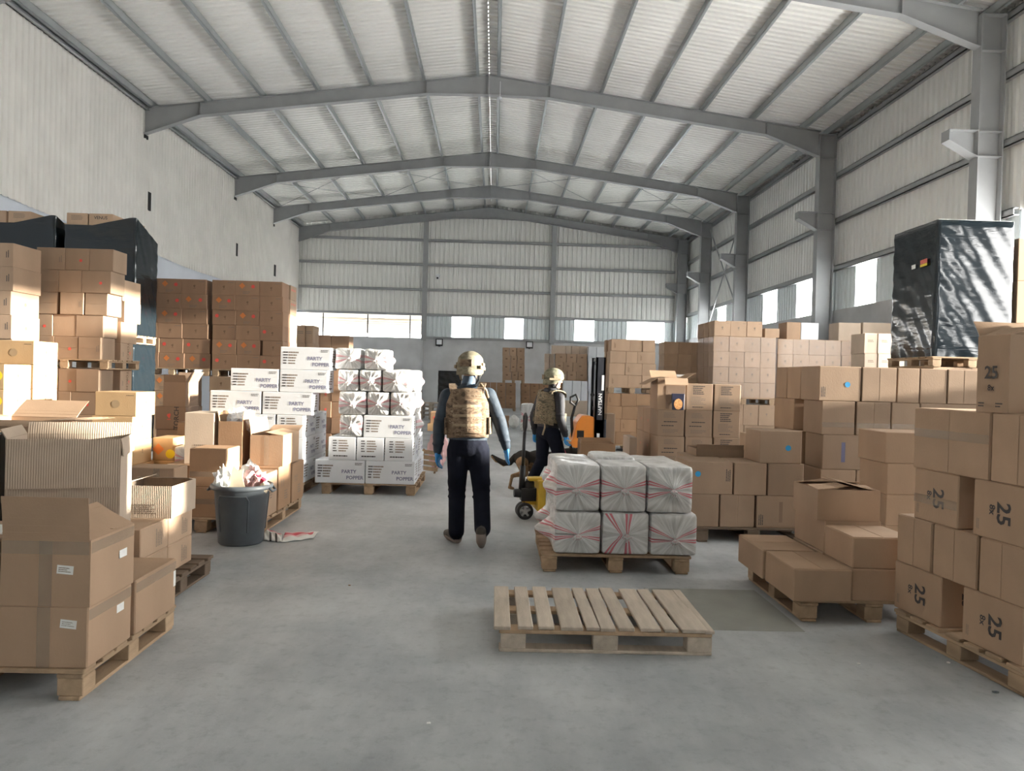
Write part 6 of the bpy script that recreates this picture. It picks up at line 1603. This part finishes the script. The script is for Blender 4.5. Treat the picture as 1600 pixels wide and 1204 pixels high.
    for k in range(seg):
        j = (k+1) % seg; b.f.append((o1+k, o2+k, o2+j, o1+j)); b.m.append(0)
    hel = b.build('helmet', helmm, t, smooth=True)
    def hb(fn, nm, m):
        b = MB(); fn(b); b.v = [tuple(Mh @ V3(v)) for v in b.v]; return b.build(nm, m, hel, bevel=.003)
    hb(lambda b: b.box(-.055, .055, -.150, -.132, -.035, .03), 'rear_pad', vestm)
    for s in (-1, 1):
        hb(lambda b: (b.box(s*.119-.008, s*.119+.008, -.09, .07, -.045, -.015), b.box(s*.118-.012, s*.118+.012, -.03, .03, -.02, .015)), 'side_rail', MAT['webbing'])
        b = MB(); b.tube([hp(s*.10, -.05, -.02), hp(s*.085, .0, -.09), hp(s*.04, .06, -.125)], .009, 6); b.tube([hp(s*.10, .04, -.02), hp(s*.085, .0, -.09)], .009, 6); b.build('chin_strap', MAT['strap_dark'] if s > 0 or not gait else MAT['webbing'], hel, smooth=True)
    hb(lambda b: b.box(-.025, .025, .136, .15, .0, .05), 'front_mount', MAT['strap_dark'])
    # vest
    lean = (chest-pel).normalized(); c0 = pel.lerp(chest, .42); vt = empty('vest', tuple(c0)); vt.parent = t
    q = V3((0, 0, 1)).rotation_difference(lean).to_matrix().to_4x4(); vt.matrix_local = Matrix.Translation(c0) @ q
    Hh = .40
    def shell(nm, x, y0, y1, z0, z1, topn=.6, m=vestm, tx=.75):
        b = MB(); n = 14; secs = []
        for i in range(n+1):
            z = z0+(z1-z0)*i/n; wx = x*(1-.10*abs(i/n-.45))*(1 if i < n*.72 else 1-(1-tx)*((i/n-.72)/.28)); ring = []
            for k in range(28):
                a = 2*PI*k/28; ca, sa = math.cos(a), math.sin(a); e = 4.5
                rr = (abs(ca)**e+abs(sa)**e)**(-1/e); xx = ca*rr*wx; yy = (y0+y1)/2+sa*rr*(y1-y0)/2
                yy += (-1 if y0 < 0 else 1)*-.055*(xx/x)**2      # curves round the torso
                ring.append((xx, yy, z+(.012*math.cos(xx*14)-.012)))
            secs.append(ring)
        base = len(b.v)
        for r_ in secs: b.v += r_
        for i in range(n):
            for k in range(28):
                j = (k+1) % 28; b.f.append((base+i*28+k, base+i*28+j, base+(i+1)*28+j, base+(i+1)*28+k)); b.m.append(0)
        b.f.append(tuple(base+k for k in range(28))[::-1]); b.m.append(0); b.f.append(tuple(base+n*28+k for k in range(28))); b.m.append(0)
        return b.build(nm, m, vt, smooth=True)
    shell('back_plate', .195, -.175, -.105, -.06, .365); shell('front_plate', .185, .10, .165, -.04, .33)
    shell('back_pouch', .135, -.205, -.168, -.03, .27, m=vestm, tx=.9)
    for k in range(7):
        b = MB(); z = -.015+k*.042
        for i in range(8):
            xa, xb = -.13+.26*i/8, -.13+.26*(i+1)/8; ya = lambda x: -.2085+.055*(x/.135)**2
            b.quad((xa, ya(xa), z), (xb, ya(xb), z), (xb, ya(xb)-.0015, z+.022), (xa, ya(xa)-.0015, z+.022))
        o = b.build('webbing_row', MAT['webbing'] if vestm is VESTM and k % 2 else vestm, vt); md = o.modifiers.new('s', 'SOLIDIFY'); md.thickness = .006
    for s in (-1, 1):
        b = MB(); n = 10; pts = []
        for i in range(n+1):
            a = PI*i/n; pts.append((s*(.112+.028*math.sin(a)), -.14*math.cos(a), .315+.075*math.sin(a)**.8 if 0 < i < n else .315))
        for i in range(n):
            p0, p1 = V3(pts[i]), V3(pts[i+1]); w_ = .034-.006*math.sin(PI*i/n)
            b.prism([p0+V3((-w_, 0, 0)), p0+V3((w_, 0, 0)), p1+V3((w_, 0, 0)), p1+V3((-w_, 0, 0))], (0, 0, .016))
        b.build('shoulder_strap', vestm, vt, smooth=False)
        b = MB(); n = 8; pr = []
        for i in range(n+1):
            f_ = i/n; y = -.13+.26*f_; pr.append((s*(.185+.022*math.sin(f_*PI)), y))
        for i in range(n):
            b.prism([(pr[i][0], pr[i][1], -.05), (pr[i+1][0], pr[i+1][1], -.05), (pr[i+1][0], pr[i+1][1], .10), (pr[i][0], pr[i][1], .10)], (s*.012, 0, 0))
        b.build('side_band', vestm, vt)
    if extra: extra(t, g, vt)
    t.scale = (sc, sc, sc)
    return t
# --- first person: seen from behind, walking away
r1 = Vector((-.20, 6.72, 0))
def q1(u, v, dy=0): return tuple(at(u, v, 6.72+dy)-r1)
J1 = dict(pelvis=q1(731.5, 690), chest=q1(731, 638), neck=q1(731, 605, .02), head=q1(735, 577, .05),
          Lsh=q1(700, 619), Lel=q1(687, 663, -.03), Lwr=q1(684, 703, .05), Rsh=q1(763, 618), Rel=q1(781, 659, -.04), Rwr=q1(791, 697, .05),
          Lhip=q1(716, 703), Lkn=q1(714, 765, .07), Lan=q1(713, 829, .05), Ltoe=(-.21, .27, .035), Lheel=(-.10, .06, .035),
          Rhip=q1(747, 703), Rkn=q1(752, 766, .02), Ran=q1(754, 825, -.17), Rtoe=(.125, -.12, .03), Rheel=(.118, -.27, .155),
          Lhd=(0, .05, -1), Rhd=(.04, .05, -1), Lth=(.3, 1, 0), Rth=(-.3, 1, 0), Lcurl=.6, Rcurl=.35)
def ex1(t, g, vt):
    b = MB()
    b.tube([(.12, -.12, .40), (.17, -.10, .34), (.19, -.06, .26), (.185, -.04, .2)], .012, 6); b.build('loose_strap', MAT['webbing'], vt, smooth=True)
person('person', tuple(r1), 0.0, J1, 'person from behind in tan helmet and camouflage vest, blue gloves, walking away', VESTM, HELM1, 'jacket_blue', head_turn=-.25, extra=ex1, tilt=-.1)
# --- second person, turned to the right
J2 = dict(pelvis=(0, 0, .93), chest=(0, .03, 1.23), neck=(0, .045, 1.44), head=(.0, .075, 1.59),
          Lsh=(-.19, .02, 1.35), Lel=(-.25, -.06, 1.08), Lwr=(-.25, -.03, .86), Rsh=(.19, .02, 1.35), Rel=(.24, .0, 1.08), Rwr=(.235, .10, .86),
          Lhip=(-.09, -.01, .86), Lkn=(-.10, -.02, .50), Lan=(-.10, -.24, .14), Ltoe=(-.11, -.06, .03), Lheel=(-.10, -.30, .10),
          Rhip=(.09, .01, .86), Rkn=(.10, .16, .48), Ran=(.10, .17, .10), Rtoe=(.11, .36, .035), Rheel=(.10, .14, .035),
          Lhd=(0, .1, -1), Rhd=(0, .15, -1), Lth=(.3, 1, 0), Rth=(-.3, 1, 0), Lcurl=1.2, Rcurl=.9)
mat('ball_green', (.04,.35,.06), .5)
def ex2(t, g, vt):
    b = MB(); b.ell(tuple(Vector(J2['Lwr'])+Vector((.03, .03, -.09))), (.035, .035, .045)); b.build('green_toy', MAT['ball_green'], t, smooth=True)
    b = MB(); b.tube([tuple(Vector(J2['Rwr'])+Vector((-.06, .0, -.07))), tuple(Vector(J2['Rwr'])+Vector((.08, .03, -.075)))], .012, 8); b.build('stick', MAT['paper_cream'], t, smooth=True)
    b = MB(); b.tube([(.08, -.14, -.02), (.1, -.15, -.12), (.07, -.15, -.22)], .012, 6); b.build('hanging_strap', MAT['webbing'], vt, smooth=True)
    b = MB(); b.lathe([(.06, -.02), (.09, .0), (.098, .04), (.085, .08), (.075, .085), (.08, .03), (.05, -.01)], (0, .02, 1.40), 20); b.build('hood', MAT['jacket_black'], t, smooth=True)
person('person', (xat(857, 9.6, .9), 9.6, 0), -.95, J2, 'person turned right in green helmet and camouflage vest beside the dog', VESTM2, HELM2, 'jacket_black', head_turn=-.45, extra=ex2, sc=.955, gait=False)
# --- dog
mat('fur_tan', (.27,.165,.085), .9, 0, .25, 25, .4, 70); mat('fur_black', (.022,.019,.016), .85, 0, .2, 25, .4, 70)
def dog():
    Y = 10.0; t = empty('dog', (xat(850, Y, .4), Y, 0)); tag(t, 'black and tan shepherd dog walking behind the second person, tail lowered', 'dog')
    o = t.location
    def w(u, v, dy=0): p = at(u, v, Y+dy); return Vector((p.x-o.x, p.y-o.y, p.z))
    TA, BK = 0, 1; P = []
    hip, wit = w(818, 716), w(876, 714)
    P += [('ell', hip, (.135, .10, .115), BK), ('ell', hip.lerp(wit, .45)+Vector((0, 0, -.005)), (.21, .105, .115), BK), ('ell', wit+Vector((-.02, 0, -.03)), (.15, .11, .16), BK), ('ell', wit+Vector((.02, 0, -.10)), (.10, .085, .11), TA), ('ell', hip.lerp(wit, .35)+Vector((0, 0, -.065)), (.15, .08, .06), TA)]
    nk, hd = w(885, 705), w(893, 709)
    P += [('cap', wit+Vector((.05, 0, .03)), hd+Vector((-.02, -.02, .02)), .095, .07, BK), ('ell', hd+Vector((.02, -.02, .02)), (.085, .068, .068), BK), ('cap', hd+Vector((.06, -.02, .0)), hd+Vector((.15, -.03, -.03)), .045, .028, TA), ('cap', hd+Vector((.14, -.03, -.02)), hd+Vector((.165, -.032, -.022)), .018, .014, BK), ('cap', hd+Vector((.05, -.02, -.04)), hd+Vector((.12, -.025, -.055)), .03, .018, TA)]
    for s in (-1, 1): P += [('cap', hd+Vector((-.01, s*.04-.02, .06)), hd+Vector((-.015, s*.052-.02, .13)), .028, .008, BK)]
    tl = [hip+Vector((-.11, 0, .03)), w(797, 722), w(787, 723), w(776, 717), w(769, 711)]
    for a, c, ra, rb in zip(tl[:-1], tl[1:], (.04, .042, .04, .034), (.042, .04, .034, .016)): P.append(('cap', a, c, ra, rb, BK))
    for a, c in zip(tl[1:-1], tl[2:]): P.append(('cap', a+Vector((0, 0, -.02)), c+Vector((0, 0, -.018)), .028, .018, TA))
    # near hind leg pushed back, hock behind; far hind leg under the body
    for (th, kn, hk, pw, dy) in ((hip+Vector((-.02, 0, -.05)), w(820, 738), w(800, 742), w(796, 760), -.07), (hip+Vector((.03, 0, -.05)), w(838, 738), w(828, 752), w(832, 772), .08)):
        dv = Vector((0, dy, 0)); P += [('cap', th+dv, kn+dv, .085, .052, TA), ('cap', kn+dv, hk+dv, .045, .026, TA), ('cap', hk+dv, pw+dv, .024, .020, TA), ('cap', pw+dv, pw+dv+Vector((.05, 0, -.012)), .024, .02, TA)]
    for (el, wr, pw, dy) in ((w(874, 738), w(880, 755), w(884, 775), -.06), (w(868, 738), w(864, 756), w(858, 774), .07)):
        dv = Vector((0, dy, 0)); P += [('cap', wit+dv+Vector((0, 0, -.08)), el+dv, .07, .042, TA), ('cap', el+dv, wr+dv, .034, .024, TA), ('cap', wr+dv, pw+dv, .024, .022, TA), ('cap', pw+dv, pw+dv+Vector((.05, 0, -.01)), .025, .02, TA)]
    b = organic('body', P, [MAT['fur_tan'], MAT['fur_black']], .009, 6, t)
    b2 = MB(); b2.ell(hd+Vector((.07, -.065, .03)), (.010, .006, .009)); b2.build('eye', MAT['hair_dark'], b)
    b2 = MB(); c = wit.lerp(hd, .45)+Vector((0, -.01, 0)); ax = (hd-wit).normalized(); nx = ax.cross(Vector((0, 1, 0))).normalized(); ny = ax.cross(nx)
    b2.tube([c+(nx*math.cos(k*PI/8)+ny*math.sin(k*PI/8))*.10 for k in range(17)], .010, 6); b2.build('collar', MAT['pack_red'], t, smooth=True)
dog()

# ================================================================ cartons and pallets too hidden or too small to single out
if BULKMB:
    bm_ = MB(); mats_ = []
    for i, (k, b) in enumerate(BULKMB.items()):
        n0 = len(bm_.v); bm_.v += b.v; bm_.f += [tuple(n0+j for j in f) for f in b.f]; bm_.m += [i]*len(b.f); mats_.append(MAT[k])
    o = link('carton_pile', bm_.mesh('carton_pile', mats_, fix=False)); o['kind'] = 'stuff'
    tag(o, 'remaining cartons and pallets mostly hidden beneath and behind the stacked goods', 'boxes')
